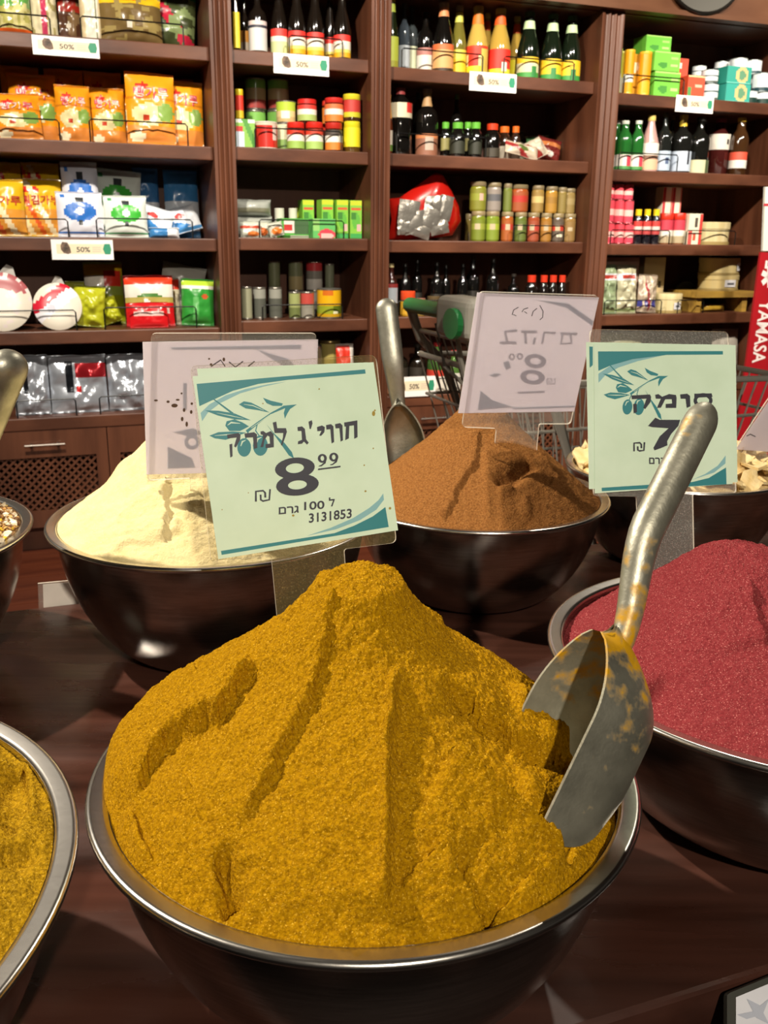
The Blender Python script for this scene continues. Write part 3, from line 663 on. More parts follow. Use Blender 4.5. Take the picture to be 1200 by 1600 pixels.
c = Card('price_card', 'price card seen from its lilac back with dark flecks in the cream flour', (362, 635), .985, 3, -10, (340, 838))
out = [(236, 521), (494, 521), (492, 748), (420, 748), (420, 850), (297, 850), (297, 748), (231, 751)]
c.slab('acrylic_plate', round_poly(out, [8, 8, 6, 3, 0, 0, 3, 5]), M_ACR, M_EDGE, .003, 0)
c.slab('paper', [(223, 534), (497, 530), (492, 735), (229, 741)], M_LILAC, M_EDGE, .0004, .0008)
c.ink('far_side_print', [[(268, 542), (470, 538), (470, 545), (268, 546)], [(262, 697), (300, 715), (305, 730), (262, 732)], [(270, 675), (300, 668), (320, 676), (298, 682)], [(400, 545), (450, 560), (480, 590), (480, 600), (440, 570)], ('r', 300, 690, 12, 12, 6, 6), [(286, 598), (292, 598), (292, 640), (286, 640)]], M_TEAL, .0002)
c.ink('pen_mark', [('s', [(330, 572), (345, 562), (352, 572)], 2), ('s', [(358, 565), (368, 573), (380, 564)], 2), ('s', [(388, 572), (398, 564)], 2)], M_PEN, .0012)
c.ink('fleck', [('e', 244, 625, 3, 1.5), ('e', 263, 627, 2.5, 2), ('e', 273, 633, 5, 3), ('e', 278, 624, 3, 1.5), ('e', 288, 640, 2, 3), ('e', 285, 654, 2, 3.5), ('e', 292, 662, 2, 4), ('e', 299, 643, 2, 3), ('e', 284, 614, 1.5, 1.5), ('e', 327, 560, 1.5, 1.5), ('e', 330, 569, 2, 2), ('e', 350, 561, 2, 3), ('e', 300, 630, 2, 2)], mat('dark_fleck', '#5d4636', .8), .0014)

c = Card('price_card', 'tilted price card seen from its grey back among the dried root slices', (1200, 680), 1.40, 0, -8, (1215, 748))
c.slab('acrylic_plate', round_poly([(1144, 708), (1226, 585), (1300, 650), (1240, 720), (1207, 720), (1203, 755), (1160, 755), (1160, 714)], 3), M_ACR, M_EDGE, .003, 0)
c.slab('paper', [(1149, 702), (1224, 592), (1290, 648), (1235, 708)], M_LILAC, M_EDGE, .0004, .0008)
c.ink('pen_mark', [('s', [(1166, 681), (1172, 678), (1180, 682)], 1.5)], M_PEN, .0012)

# --- small card hung on the far edge of the table, and one on the near edge
c = Card('price_card', 'small white card hung behind the far table edge beside the cream bowl', (110, 925), 1.262, 20, 0, (100, 950))
c.p0 = np.array(list(UN * (NB + .0035))) + np.array([0, 0, .75]); c.n = -UN; c.org = c.P((100, 950)); c.t.location = c.org
c.slab('acrylic_plate', [(59, 912), (160, 903), (160, 980), (62, 985)], M_ACR, M_EDGE, .003, -.0002)
c.slab('paper', [(67, 913), (160, 905), (160, 980), (69, 985)], mat('white_card', '#e2d8cc', .6, col2='#d8cec2', scale=20), M_EDGE, .0004, .0006)
c = Card('price_card', 'framed white card with pale leaf print hung on the near table edge', (1180, 1570), .5, 20, 30, (1190, 1590))
c.n = np.array([math.sin(YAW) * .8, -math.cos(YAW) * .8, .6]); c.p0 = np.array(list(UX * .36 + UN * (NF - .0265))) + np.array([0, 0, .722]); c.org = c.P((1190, 1590)); c.t.location = c.org
c.slab('frame', round_poly([(1136, 1553), (1290, 1490), (1310, 1680), (1136, 1700)], 6), mat('dark_frame', '#3a3a34', .4), mat('dark_frame', '#3a3a34', .4), .004, 0)
c.slab('paper', [(1149, 1558), (1285, 1502), (1300, 1670), (1149, 1690)], mat('grey_white_card', '#cfcfd4', .5, col2='#c6c6cc', scale=30), M_EDGE, .0004, .0008)
c.ink('leaf_print', [[(1150, 1585), (1175, 1580), (1200, 1560), (1190, 1585), (1165, 1592)], [(1165, 1560), (1185, 1570), (1200, 1600), (1180, 1590)]], mat('pale_leaf_ink', '#a9adb8', .5), .0012)

# ------------------------------------------------------------------ cast aluminium scoops
M_ALU = mat('cast_aluminium', '#a5a294', .42, .85, col2='#8a887a', scale=45, bump=.12, bscale=300)
M_ALUY = mat('aluminium_with_yellow_dust', '#a7a493', .45, .8, col2='#8b897a', scale=40, bump=.12, bscale=300)
def dusty(m, color, z0, z1, key):
    nt = m.node_tree; b = nt.nodes['Principled BSDF']; old = b.inputs['Base Color'].links[0].from_socket
    tc = nt.nodes['Texture Coordinate']; n = nt.nodes.new('ShaderNodeTexNoise'); n.inputs['Scale'].default_value = 75; n.inputs['Detail'].default_value = 8
    nt.links.new(tc.outputs['Object'], n.inputs['Vector'])
    sx = nt.nodes.new('ShaderNodeSeparateXYZ'); nt.links.new(tc.outputs['Object'], sx.inputs[0])
    of = nt.nodes.new('ShaderNodeMath'); of.operation = 'SUBTRACT'; of.inputs[1].default_value = z0; nt.links.new(sx.outputs['Y'], of.inputs[0])
    ab = nt.nodes.new('ShaderNodeMath'); ab.operation = 'ABSOLUTE'; nt.links.new(of.outputs[0], ab.inputs[0])
    mr = nt.nodes.new('ShaderNodeMapRange'); mr.inputs['From Min'].default_value = 0; mr.inputs['From Max'].default_value = z1; mr.inputs['To Min'].default_value = .24; mr.inputs['To Max'].default_value = -.03
    nt.links.new(ab.outputs[0], mr.inputs['Value'])
    ad = nt.nodes.new('ShaderNodeMath'); ad.operation = 'ADD'; nt.links.new(n.outputs['Fac'], ad.inputs[0]); nt.links.new(mr.outputs[0], ad.inputs[1])
    r = nt.nodes.new('ShaderNodeValToRGB'); r.color_ramp.elements[0].position = .60; r.color_ramp.elements[1].position = .78
    r.color_ramp.elements[0].color = (0, 0, 0, 1); r.color_ramp.elements[1].color = (1, 1, 1, 1); nt.links.new(ad.outputs[0], r.inputs[0])
    mx = nt.nodes.new('ShaderNodeMix'); mx.data_type = 'RGBA'; nt.links.new(r.outputs[0], mx.inputs['Factor']); nt.links.new(old, mx.inputs['A']); mx.inputs['B'].default_value = (*lin(color), 1)
    nt.links.new(mx.outputs['Result'], b.inputs['Base Color'])
    inv = nt.nodes.new('ShaderNodeMath'); inv.operation = 'MULTIPLY_ADD'; inv.inputs[1].default_value = -.8; inv.inputs[2].default_value = .8
    nt.links.new(r.outputs[0], inv.inputs[0]); nt.links.new(inv.outputs[0], b.inputs['Metallic'])
dusty(M_ALUY, '#b98a10', -.005, .075, 'y')
def scoop(label, end, neck, tip, opening, W, D, Lb, m, hr=.0105, hw=None):
    end, neck, tip, op = Vector(end), Vector(neck), Vector(tip), Vector(opening)
    ya = (tip - neck).normalized(); za = (op - ya * op.dot(ya)).normalized(); xa = ya.cross(za)
    M = Matrix((xa, ya, za)).transposed().to_4x4(); M.translation = neck
    t = thing('metal_scoop', label, 'scoop'); t.matrix_world = M
    Mi = M.inverted()
    nu, nv = 30, 28; th = .0022
    def surf(k, j, ins):
        a = k / nu; y = a * Lb
        ramp = min(1, a / .42); ramp = math.sin(ramp * math.pi / 2) ** .7
        w_ = (W / 2) * (.16 + .84 * ramp) - ins; d = D * (.20 + .80 * ramp) - ins
        g = (j / nv * 2 - 1) * math.pi / 2
        sn, cs = math.sin(g), math.cos(g)
        x = w_ * math.copysign(abs(sn) ** .62, sn); z = -d * abs(cs) ** .62
        if a > .9: pass
        lip = 1 - .10 * max(0, (a - .75) / .25)
        return (x, y - (.010 * (1 - abs(sn)) * max(0, 1 - a)) - .032 * cs * cs * a ** 3, z * lip + .30 * D * (1 - ramp) * 0)
    v = []; f = []
    for ins in (0, th):
        for k in range(nu + 1):
            for j in range(nv + 1): v.append(surf(k, j, ins))
    n1 = (nu + 1) * (nv + 1); I = lambda q, k, j: q * n1 + k * (nv + 1) + j
    for k in range(nu):
        for j in range(nv):
            f.append((I(0, k, j), I(0, k, j + 1), I(0, k + 1, j + 1), I(0, k + 1, j))); f.append((I(1, k, j), I(1, k + 1, j), I(1, k + 1, j + 1), I(1, k, j + 1)))
        for j in (0, nv): f.append((I(0, k, j), I(0, k + 1, j), I(1, k + 1, j), I(1, k, j)))
    for j in range(nv):
        f.append((I(0, nu, j), I(0, nu, j + 1), I(1, nu, j + 1), I(1, nu, j)))
    f.append(tuple(I(0, 0, j) for j in range(nv + 1)))
    b = MB(); b.add(v, f); b.build('scoop_blade', m, t, smooth=True, angle=55)
    e = Mi @ end; L_ = e.length
    pts = []; rs = []
    for a in [q / 20 * .9 for q in range(21)] + [.9 + .1 * math.sin(q / 8 * math.pi / 2) for q in range(1, 9)]:
        w_ = max(0, 1 - a / .45); w_ = w_ * w_ * (3 - 2 * w_)
        p = Vector((0, .004 * w_, -.36 * D * w_)) + e * a
        r = hr * (.62 + .38 * min(1, a / .45))
        if a > .9: r *= math.sqrt(max(0.004, 1 - ((a - .9) / .1) ** 2))
        pts.append(p); rs.append(r)
    b = MB(); b.tube(pts, rs, 18, flat=(hw or .8), upv=(1, 0, 0)); b.build('handle', m, t, smooth=True, angle=60)
    return t
T = Vector(at_z(796, 1262, .918)); ty = T.y
scoop('cast metal scoop dusted yellow, standing in the golden powder', at_y(1108, 632, ty + .150), at_y(932, 985, ty + .050), T, (-.93, -.36, .10), .074, .060, .127, M_ALUY, .0122, .9)
scoop('dull metal scoop standing upright behind the brown powder', at_y(602, 466, 1.365), at_y(622, 632, 1.325), at_y(640, 775, 1.315), (-.05, -1, .25), .066, .034, .14, M_ALU, .0085, 1.9)
scoop('dark metal scoop leaning in the bowl of mixed herbs', at_y(20, 550, .93), at_y(-82, 800, .975), at_y(-118, 900, 1.0), (-.3, -.8, .4), .066, .04, .12, M_ALU, .023)
# ------------------------------------------------------------------ the shelving, one unit per bay
POSTS = [(-.37, -.288), (.663, .745), (1.300, 1.383), (2.342, 2.452), (3.388, 3.476)]
ROWS = [[1.944, 1.593, 1.252, .904, .57], [1.943, 1.598, 1.258, .928, .578], [1.925, 1.598, 1.253, .932, .586], [1.890, 1.571, 1.247, .923, .583]]
SD = .42                         # shelf depth
def pilaster(parent, u0, u1):
    b = MB(); k = 40; d = .030; pts = []
    n_fl = 3; wd = u1 - u0; m0 = .012; fw = (wd - 2 * m0) / n_fl
    prof = [(u0, 0.02), (u0, -d), (u0 + m0, -d)]
    for i in range(n_fl):
        a = u0 + m0 + i * fw
        for q in range(1, 8): prof.append((a + fw * (.08 + .84 * q / 8), -d + .012 * math.sin(math.pi * q / 8)))
        prof.append((a + fw, -d))
    prof += [(u1, -d), (u1, 0.02)]
    b.prism([wxyz(u, v, 0.0) for u, v in prof], (0, 0, 2.25)); return b.build('pilaster', M_WOOD, parent, smooth=True, angle=50)
UL = ['dark wooden shelf bay stacked with orange and white flour packets', 'narrow dark wooden shelf bay holding jars, cans and juice boxes', 'dark wooden shelf bay with sauce bottles and a red bag of sachets', 'dark wooden shelf bay with green tea boxes and bamboo steamers']
UNITS = []
guard_specs = [  # bay,row,x0,x1,y of the top wire
    (0, 0, -60, 76, 14), (0, 0, 125, 285, 25), (0, 1, -60, 91, 180), (0, 1, 139, 292, 186), (0, 2, -60, 105, 340), (0, 2, 150, 300, 341), (0, 3, -60, 118, 487), (0, 3, 162, 306, 481), (0, 4, 25, 118, 627), (0, 4, 155, 300, 620),
    (1, 0, 452, 535, 55), (1, 1, 398, 533, 199), (1, 2, 405, 537, 343), (1, 3, 410, 535, 477),
    (2, 0, 628, 755, 75), (2, 0, 788, 898, 88), (2, 1, 620, 760, 208), (2, 2, 803, 882, 352), (2, 3, 622, 720, 470), (2, 4, 675, 780, 592),
    (3, 0, 976, 1070, 116), (3, 1, 968, 1060, 238), (3, 2, 955, 1047, 359), (3, 2, 1073, 1150, 360), (3, 3, 945, 1034, 470), (3, 3, 1060, 1100, 469)]
for i in range(4):
    u0, u1 = POSTS[i][1], POSTS[i + 1][0]
    t = thing('shelf_unit', UL[i], 'shelf unit', wxyz((u0 + u1) / 2, 0, 0)); base = Vector(t.location); UNITS.append(t)
    def fin(o): o.location = -base; return o
    for z in ROWS[i] + [2.25]:
        b = MB(); wbox(b, u0, u1, 0, SD, z - .05, z)
        o = fin(b.build('shelf', M_SHELF, t)); md = o.modifiers.new('bevel', 'BEVEL'); md.width = .004; md.segments = 2
    b = MB(); wbox(b, u0, u1, SD - .01, SD + .01, .1, 2.25); fin(b.build('back_panel', M_BACK, t))
    for (a0, a1) in ((u0 - .02, u0), (u1, u1 + .02)):
        b = MB(); wbox(b, a0, a1, .021, SD, 0, 2.25); fin(b.build('side_panel', M_WOOD, t))
    if i == 0: fin(pilaster(t, *POSTS[0]))
    fin(pilaster(t, *POSTS[i + 1]))
    # base cupboard
    zt = ROWS[i][4] - .05
    b = MB(); wbox(b, u0, u1, .10, .14, 0, .12); fin(b.build('kick_board', M_BACK, t))
    b = MB(); wbox(b, u0, u1, .06, SD, .10, .13); fin(b.build('cupboard_floor', M_BACK, t))
    um = (u0 + u1) / 2
    for (d0, d1) in ((u0, um - .002), (um + .002, u1)):
        dr = MB(); fw = .045
        wbox(dr, d0, d1, .005, .03, zt - .11, zt); wbox(dr, d0, d1, .005, .03, .12, .19); wbox(dr, d0, d0 + fw, .005, .03, .19, zt - .11); wbox(dr, d1 - fw, d1, .005, .03, .19, zt - .11)
        door = fin(dr.build('cupboard_door', M_WOOD, t))
        lt = MB(); s_ = .022
        def strip(p, q, v):
            d = (q - p); 
            if d.length < .004: return
            nrm = Vector((-d.y, d.x)).normalized() * .0045
            pts = [p + nrm, q + nrm, q - nrm, p - nrm]
            lt.prism([wxyz(x.x, v, x.y) for x in pts], tuple(UN * .003))
        xa, xb, za, zb_ = d0 + fw, d1 - fw, .19, zt - .11
        for sg in (1, -1):
            c0 = -2.0
            while c0 < 2.6:
                # line  x*sg + z = c  clipped to the opening
                pts = []
                for zz in (za, zb_):
                    x = (xa + sg * 0 + (c0 - (zz - za)) * 1.0) if sg == 1 else (xb - (c0 - (zz - za)))
                    pts.append((x, zz))
                (x1_, z1_), (x2_, z2_) = pts
                def clip(xl):
                    tt = (xl - x1_) / (x2_ - x1_); return (xl, z1_ + tt * (z2_ - z1_))
                P_ = []
                for (x, z) in pts:
                    if x < xa: P_.append(clip(xa))
                    elif x > xb: P_.append(clip(xb))
                    else: P_.append((x, z))
                if all(za - 1e-6 <= z <= zb_ + 1e-6 for _, z in P_): strip(Vector(P_[0]), Vector(P_[1]), .014 + (.003 if sg == 1 else 0))
                c0 += s_ * 1.4142
        lt.build('lattice', M_WOOD, door)
        hb_ = MB(); hc_ = (d0 + d1) / 2; hz = zt - .055
        hb_.tube([wxyz(hc_ - .075, -.022, hz), wxyz(hc_ + .075, -.022, hz)], .0045, 8)
        for q in (-.05, .05): hb_.tube([wxyz(hc_ + q, .006, hz), wxyz(hc_ + q, -.022, hz)], .0055, 8)
        hb_.build('pull_handle', mat('pull_metal', '#a09890', .3, 1.), door)
    for (bb, row, x0, x1, yy) in guard_specs:
        if bb != i: continue
        ua, za = wp(x0, yy, .012); ub, _ = wp(x1, yy, .012); z0 = ROWS[i][row]; za = max(za, z0 + .03)
        ua = max(ua, u0 + .01)
        g = MB(); g.tube([wxyz(ua, .012, z0 - .004), wxyz(ua, .012, za - .008), wxyz(ua + .008, .012, za), wxyz(ub - .008, .012, za), wxyz(ub, .012, za - .008), wxyz(ub, .012, z0 - .004)], .0028, 6)
        fin(g.build('guard_rail', M_BLACKWIRE, t, smooth=True))
b = MB(); wbox(b, POSTS[0][0], POSTS[-1][1], -.05, SD, 2.205, 2.50); wbox(b, POSTS[0][0], POSTS[-1][1], -.065, -.05, 2.205, 2.225); wbox(b, POSTS[0][0], POSTS[-1][1], -.085, .0, 2.44, 2.52)
tag(b.build('trim_1', mat('cornice_wood', '#6a4630', .38, col2='#5a3824', scale=8, stretch=(.15, 1, 1)), smooth=False), kind='structure', label='dark wooden cornice along the top of the shelving')
u_, z_ = wp(1100, -38, -.06)
b = MB(); c3 = wxyz(u_, -.052, z_); Rr = u_ - wp(1042, -38, -.06)[0]
pts = [c3 + Vector(UX) * (Rr * math.cos(a)) + Vector((0, 0, Rr * .78 * math.sin(a))) for a in [2 * math.pi * k / 40 for k in range(40)]]
t = thing('round_plaque', 'round grey plaque mounted on the cornice above the tea boxes', 'plaque', c3)
b.prism([p - c3 for p in pts], tuple(-UN * .02)); b.build('plaque_disc', mat('grey_plaque', '#6c6a64', .35, .4), t)
b = MB(); b.tube([(p - c3) * 1.0 - Vector(UN) * .02 for p in pts], .007, 8, closed=True); b.build('plaque_rim', mat('dark_plaque_rim', '#2a2622', .3, .6), t, smooth=True)

# ------------------------------------------------------------------ product builders
RZ = YAW
def spot_px(bay, row, x0, x1, yt, v, zb=None):
    z0 = ROWS[bay][row] if zb is None else zb
    ym = yt + 20
    ua, _ = wp(x0, ym, v + .02); ub, _ = wp(x1, ym, v + .02); _, zt = wp((x0 + x1) / 2, yt, v + .02)
    top = (ROWS[bay][row - 1] - .05 if row else 2.2) - .009      # underside of the next shelf
    return (ua + ub) / 2, ub - ua, z0, max(.02, min(zt, top) - z0)
PLACED = []
def reg(t, bay, row, u, wd, v, dep, z0, h, rnd_=False, lean=False, th=0.): PLACED.append(dict(t=t, k=(bay, row), u=u, w=wd, v=v, d=dep, z=z0, h=h, r=rnd_, lean=lean, th=th))
def settle_all():                # front things stay; things behind are pushed back until they clear them; stacked things follow what carries them
    done = []
    for q in PLACED:
        if q['r']: q['w'] *= 1.015; q['d'] = q['w']
        q['ov'] = q['v']
        lo, hi = POSTS[q['k'][0]][1] + .004 + q['w'] / 2, POSTS[q['k'][0] + 1][0] - .004 - q['w'] / 2
        q['u0'] = q['u']; q['u'] = min(max(q['u'], lo), hi) if lo < hi else q['u']
        q['v'] = max(q['v'], .026)
    for q in sorted(PLACED, key=lambda q: (round(q['z'] / .02), q['v'])):
        sup = [p for p in done if p['k'] == q['k'] and abs(p['z'] + p['h'] - q['z']) < .012 and abs(p['u0'] - q['u0']) < (p['w'] + q['w']) * .4 and abs(p['ov'] - q['ov']) < .06]
        if sup:
            q['v'] += max(p['v'] - p['ov'] for p in sup)
            q['u'] += sup[0]['u'] - sup[0]['u0'] if q['u'] == q['u0'] else 0
        v1 = q['v']
        for it in range(16):
            hit = []; side = []
            for p in done:
                if p['k'] != q['k'] or min(q['z'] + q['h'], p['z'] + p['h']) - max(q['z'], p['z']) < .004: continue
                du = (q['w'] + p['w']) / 2 - abs(q['u'] - p['u'])
                if du < .0005 or min(q['v'] + q['d'], p['v'] + p['d']) - max(q['v'], p['v']) < .0001: continue
                if q['r'] and p['r']:
                    rr_ = (q['w'] + p['w']) / 2; cd = math.hypot(q['u'] - p['u'], q['v'] + q['d'] / 2 - p['v'] - p['d'] / 2)
                    if cd > rr_ - .0003: continue
                    need = math.sqrt(max(0, rr_ ** 2 - (q['u'] - p['u']) ** 2)) + p['v'] + p['d'] / 2 - q['d'] / 2 + .0004
                elif q['lean'] and p['lean']: need = p['v'] + p['th'] + .009
                else: need = p['v'] + p['d'] + .001
                if q['lean'] and p['lean'] and q['v'] >= need - .0005: continue
                hit.append(need)
                if du < .016 and it < 4: side.append(math.copysign(du + .0006, q['u'] - p['u']))
            if not hit: break
            if side and len(side) == len(hit) and all(a * side[0] > 0 for a in side):
                nu = q['u'] + max(side, key=abs)
                if POSTS[q['k'][0]][1] + .002 < nu - q['w'] / 2 and nu + q['w'] / 2 < POSTS[q['k'][0] + 1][0] - .002: q['u'] = nu; continue
            q['v'] = max(hit)
        if q['v'] + q['d'] > SD - .013: q['v'] = max(.026, SD - .013 - q['d']); CROWDED.append(q['t'].name)
        q['t'].location = q['t'].location + Vector(UN) * (q['v'] - q['ov']) + Vector(UX) * (q['u'] - q['u0'])
        done.append(q)
CROWDED = []
def glass(hexc):
    return mat('glass_' + hexc.lstrip('#'), hexc, .08, spec=.7, coat=.6)
PROF = dict(
    wine=[(.0, .9), (.02, 1), (.58, 1), (.67, .86), (.73, .5), (.79, .36), (.99, .33)],
    sauce=[(.0, .9), (.02, 1), (.44, 1), (.58, .82), (.74, .54), (.9, .42), (.99, .4)],
    soju=[(.0, .9), (.02, 1), (.62, 1), (.72, .82), (.8, .52), (.93, .44), (.99, .42)],
    small=[(.0, .95), (.03, 1), (.66, 1), (.76, .72), (.80, .6), (.99, .58)],
    big=[(.0, .95), (.02, 1), (.28, 1), (.3, .97), (.7, .97), (.72, 1), (.82, .74), (.88, .40), (.99, .36)],
    cone=[(.0, .95), (.02, 1), (.45, 1), (.52, .95), (.85, .38), (.99, .36)])
CAPZ = dict(wine=(.93, 1.0, .40), sauce=(.92, 1.0, .46), soju=(.93, 1.0, .48), small=(.82, 1.0, .68), big=(.90, 1.0, .42), cone=(.9, 1.0, .42))
def banded(b, r, z0, z1, bands, n=24, patch=None):
    """a paper sleeve around a bottle: bands = [(height share, colour), ...] from the bottom"""
    v = []; f = []; cols = []; z = z0; zs = [z0]; cc = []
    tot = sum(q for q, _ in bands)
    for q, c_ in bands:
        k = 3 if patch else 1
        for j in range(k): z += (z1 - z0) * q / tot / k; zs.append(z); cc.append(lin(c_))
    for zz in zs:
        for k in range(n): a = 2 * math.pi * k / n; v.append((r * math.cos(a), r * math.sin(a), zz))
    for i in range(len(zs) - 1):
        zm = ((zs[i] + zs[i + 1]) / 2 - z0) / (z1 - z0)
        for k in range(n):
            f.append((i * n + k, i * n + (k + 1) % n, (i + 1) * n + (k + 1) % n, (i + 1) * n + k)); c_ = cc[i]
            am = (k + .5) / n * 360 - 270; am = (am + 180) % 360 - 180
            if patch:
                for (pc, pa0, pa1, pz0, pz1) in patch:
                    if pa0 <= am <= pa1 and pz0 <= zm <= pz1: c_ = lin(pc)
            cols.append(c_)
    b.add(v, f, 0, cols)
def bottle(bay, row, x0, x1, yt, v, kind, gl, cap, lab, label, group=None, zb=None, neck=None, cat='bottle', name='sauce_bottle'):
    u, wd, z0, h = spot_px(bay, row, x0, x1, yt, v, zb); r = wd / 2
    t = thing(name, label, cat, wxyz(u, v + r, z0), (0, 0, RZ + random.uniform(-.3, .3)), group)
    reg(t, bay, row, u, wd, v, wd, z0, h, True)
    pf = PROF[kind]; b = MB(); b.lathe([(.001, 0)] + [(r * q, h * a) for a, q in pf], 20, cap0=False); b.build('bottle_glass', glass(gl), t, smooth=True, angle=50)
    cz = CAPZ[kind]; b = MB(); b.lathe([(r * cz[2], h * cz[0]), (r * cz[2] * 1.02, h * (cz[1] - .008)), (r * cz[2] * .9, h * cz[1])], 16); b.build('cap', plain(cap, .35), t, smooth=True)
    if lab:
        a0, a1, bands = lab[:3]; b = MB(); banded(b, r * 1.012, h * a0, h * a1, bands, 24, lab[3] if len(lab) > 3 else None); b.build('label', P_MATTE(), t, smooth=True)
    if neck:
        a0, a1, cn = neck; b = MB(); pr = lambda a: r * float(np.interp(a, [q[0] for q in pf], [q[1] for q in pf])) * 1.04
        b.lathe([(pr(a0), h * a0), (pr((a0 + a1) / 2), h * (a0 + a1) / 2), (pr(a1), h * a1)], 20, cap0=False, cap1=False); b.build('neck_label', plain(cn, .5), t, smooth=True)
    return z0 + h
def jar(bay, row, x0, x1, yt, v, gl, lid, lab, label, group=None, zb=None, lidh=.2, cat='jar', name='glass_jar'):
    u, wd, z0, h = spot_px(bay, row, x0, x1, yt, v, zb); r = wd / 2
    t = thing(name, label, cat, wxyz(u, v + r, z0), (0, 0, RZ + random.uniform(-.3, .3)), group); k = 1 - lidh
    reg(t, bay, row, u, wd, v, wd, z0, h, True)
    b = MB(); b.lathe([(r * .9, 0), (r, h * .04), (r, h * (k - .08)), (r * .9, h * (k - .01)), (r * .88, h * k)], 22); b.build('jar_body', glass(gl), t, smooth=True)
    b = MB(); b.lathe([(r * .96, h * (k - .01)), (r * .98, h * k), (r * .98, h * .98), (r * .92, h)], 22); b.build('lid', plain(lid, .35), t, smooth=True)
    if lab:
        a0, a1, bands = lab[:3]; b = MB(); banded(b, r * 1.012, h * a0, h * a1, bands, 24, lab[3] if len(lab) > 3 else None); b.build('label', P_MATTE(), t, smooth=True)
    return z0 + h
def can(bay, row, x0, x1, yt, v, bands, label, group=None, zb=None, lid='#9a958c', patch=None, cat='can', name='food_can', metal=True):
    u, wd, z0, h = spot_px(bay, row, x0, x1, yt, v, zb); r = wd / 2
    t = thing(name, label, cat, wxyz(u, v + r, z0), (0, 0, RZ + random.uniform(-.2, .2)), group)
    reg(t, bay, row, u, wd, v, wd, z0, h, True)
    b = MB(); b.lathe([(r * .94, 0), (r, h * .015), (r, h * .04), (r * .975, h * .05), (r * .975, h * .95), (r, h * .96), (r, h * .985), (r * .96, h), (r * .9, h * .985)], 22); b.build('can_body', plain(lid, .3, .8 if metal else 0.), t, smooth=True)
    b = MB(); banded(b, r * .99, h * .055, h * .945, bands, 28, patch); b.build('label', P_GLOSS(), t, smooth=True)
    return z0 + h
def paint_at(ops, base, s, t):
    c_ = lin(base)
    for o in ops:
        if o[0] == 'r' and o[1] <= s <= o[2] and o[3] <= t <= o[4]: c_ = lin(o[5])
        elif o[0] == 'e' and ((s - o[1]) / o[3]) ** 2 + ((t - o[2]) / o[4]) ** 2 <= 1: c_ = lin(o[5])
        elif o[0] == 'd' and o[1] <= (s * o[3] + t * o[4]) <= o[2]: c_ = lin(o[5])          # diagonal band
        elif o[0] == 'n' and float(vnoise(np.array([s]), np.array([t]), o[1], o[2])[0]) > o[3]: c_ = lin(o[4])
    return c_
def packet(bay, row, x0, x1, yt, v, base, ops, label, group=None, zb=None, th=.05, lean=.12, roll=0., mt=None, text=None, name='food_packet', cat='packet', crinkle=.003, yaw=0., hgt=None, seed=None):
    u, wd, z0, h = spot_px(bay, row, x0, x1, yt, v, zb); h = hgt or h
    t = thing(name, label, cat, wxyz(u - h * math.sin(roll) / 2, v + th * .5 + .004, z0), (0, 0, 0), group)
    reg(t, bay, row, u, wd * math.cos(roll) * 1.03 + h * abs(math.sin(roll)), v, th + .006 + h * math.sin(max(0, lean)), z0, h * math.cos(lean) * math.cos(roll) + wd * abs(math.sin(roll)), False, lean < .2 and abs(roll) < .2, th)
    t.rotation_euler = (Matrix.Rotation(RZ + yaw, 3, 'Z') @ Matrix.Rotation(-lean, 3, 'X') @ Matrix.Rotation(roll, 3, 'Y')).to_euler()
    nx, nz = 22, 28; sd = seed if seed is not None else random.randint(0, 200)
    lift = abs(math.sin(roll)) * wd / 2 + .001 + max(0, math.sin(lean)) * 0
    def prof(s, q):
        f = max(0, min(1, (1 - abs(2 * s - 1) ** 2.6))) ** .6; g = max(0, 1 - abs(2 * min(1, max(0, (q - .05) / .90)) - 1) ** 3) ** .6
        return f * g
    S = np.linspace(0, 1, nx + 1); Q = np.linspace(0, 1, nz + 1); SS, QQ = np.meshgrid(S, Q)
    wr = fbm(SS, QQ * h / wd, 4, 3, sd) * crinkle * 2
    v_ = []; f_ = []; cols = []
    for side in (0, 1):
        for j in range(nz + 1):
            for i in range(nx + 1):
                k = prof(S[i], Q[j]); x = (S[i] - .5) * wd * (1 - .05 * k + .03 * abs(2 * Q[j] - 1) ** 6)
                y = (-1 if side == 0 else 1) * th / 2 * k + wr[j, i] * (.4 + k)
                v_.append((x, y, lift + Q[j] * h + (.004 * vnoise(np.array([S[i]]), np.array([.5]), 5, sd)[0] if Q[j] > .99 else 0)))
    N1 = (nx + 1) * (nz + 1)
    for side in (0, 1):
        for j in range(nz):
            for i in range(nx):
                a = side * N1 + j * (nx + 1) + i; f_.append((a, a + 1, a + nx + 2, a + nx + 1)); cols.append(paint_at(ops, base, (i + .5) / nx, (j + .5) / nz) if side == 0 else lin(base))
    b = MB(); b.add(v_, f_, 0, cols); o = b.build('packet_body', mt or P_GLOSS(), t, smooth=True, angle=70)
    if text:
        for (body, s0, s1, t0, t1, col) in text:
            tv, tf = text_unit(body); vv = []
            for p in tv:
                s = s0 + (s1 - s0) * p[0]; q = t0 + (t1 - t0) * p[1]; k = prof(s, q)
                wq = float(np.interp(q * nz, range(nz + 1), wr[:, min(nx, int(round(s * nx)))]))
                vv.append(((s - .5) * wd * (1 - .05 * k), -th / 2 * k + wq * (.4 + k) - .0025, lift + q * h))
            b = MB(); b.add(vv, tf); b.build('lettering', plain(col, .5), o)
    return z0 + h
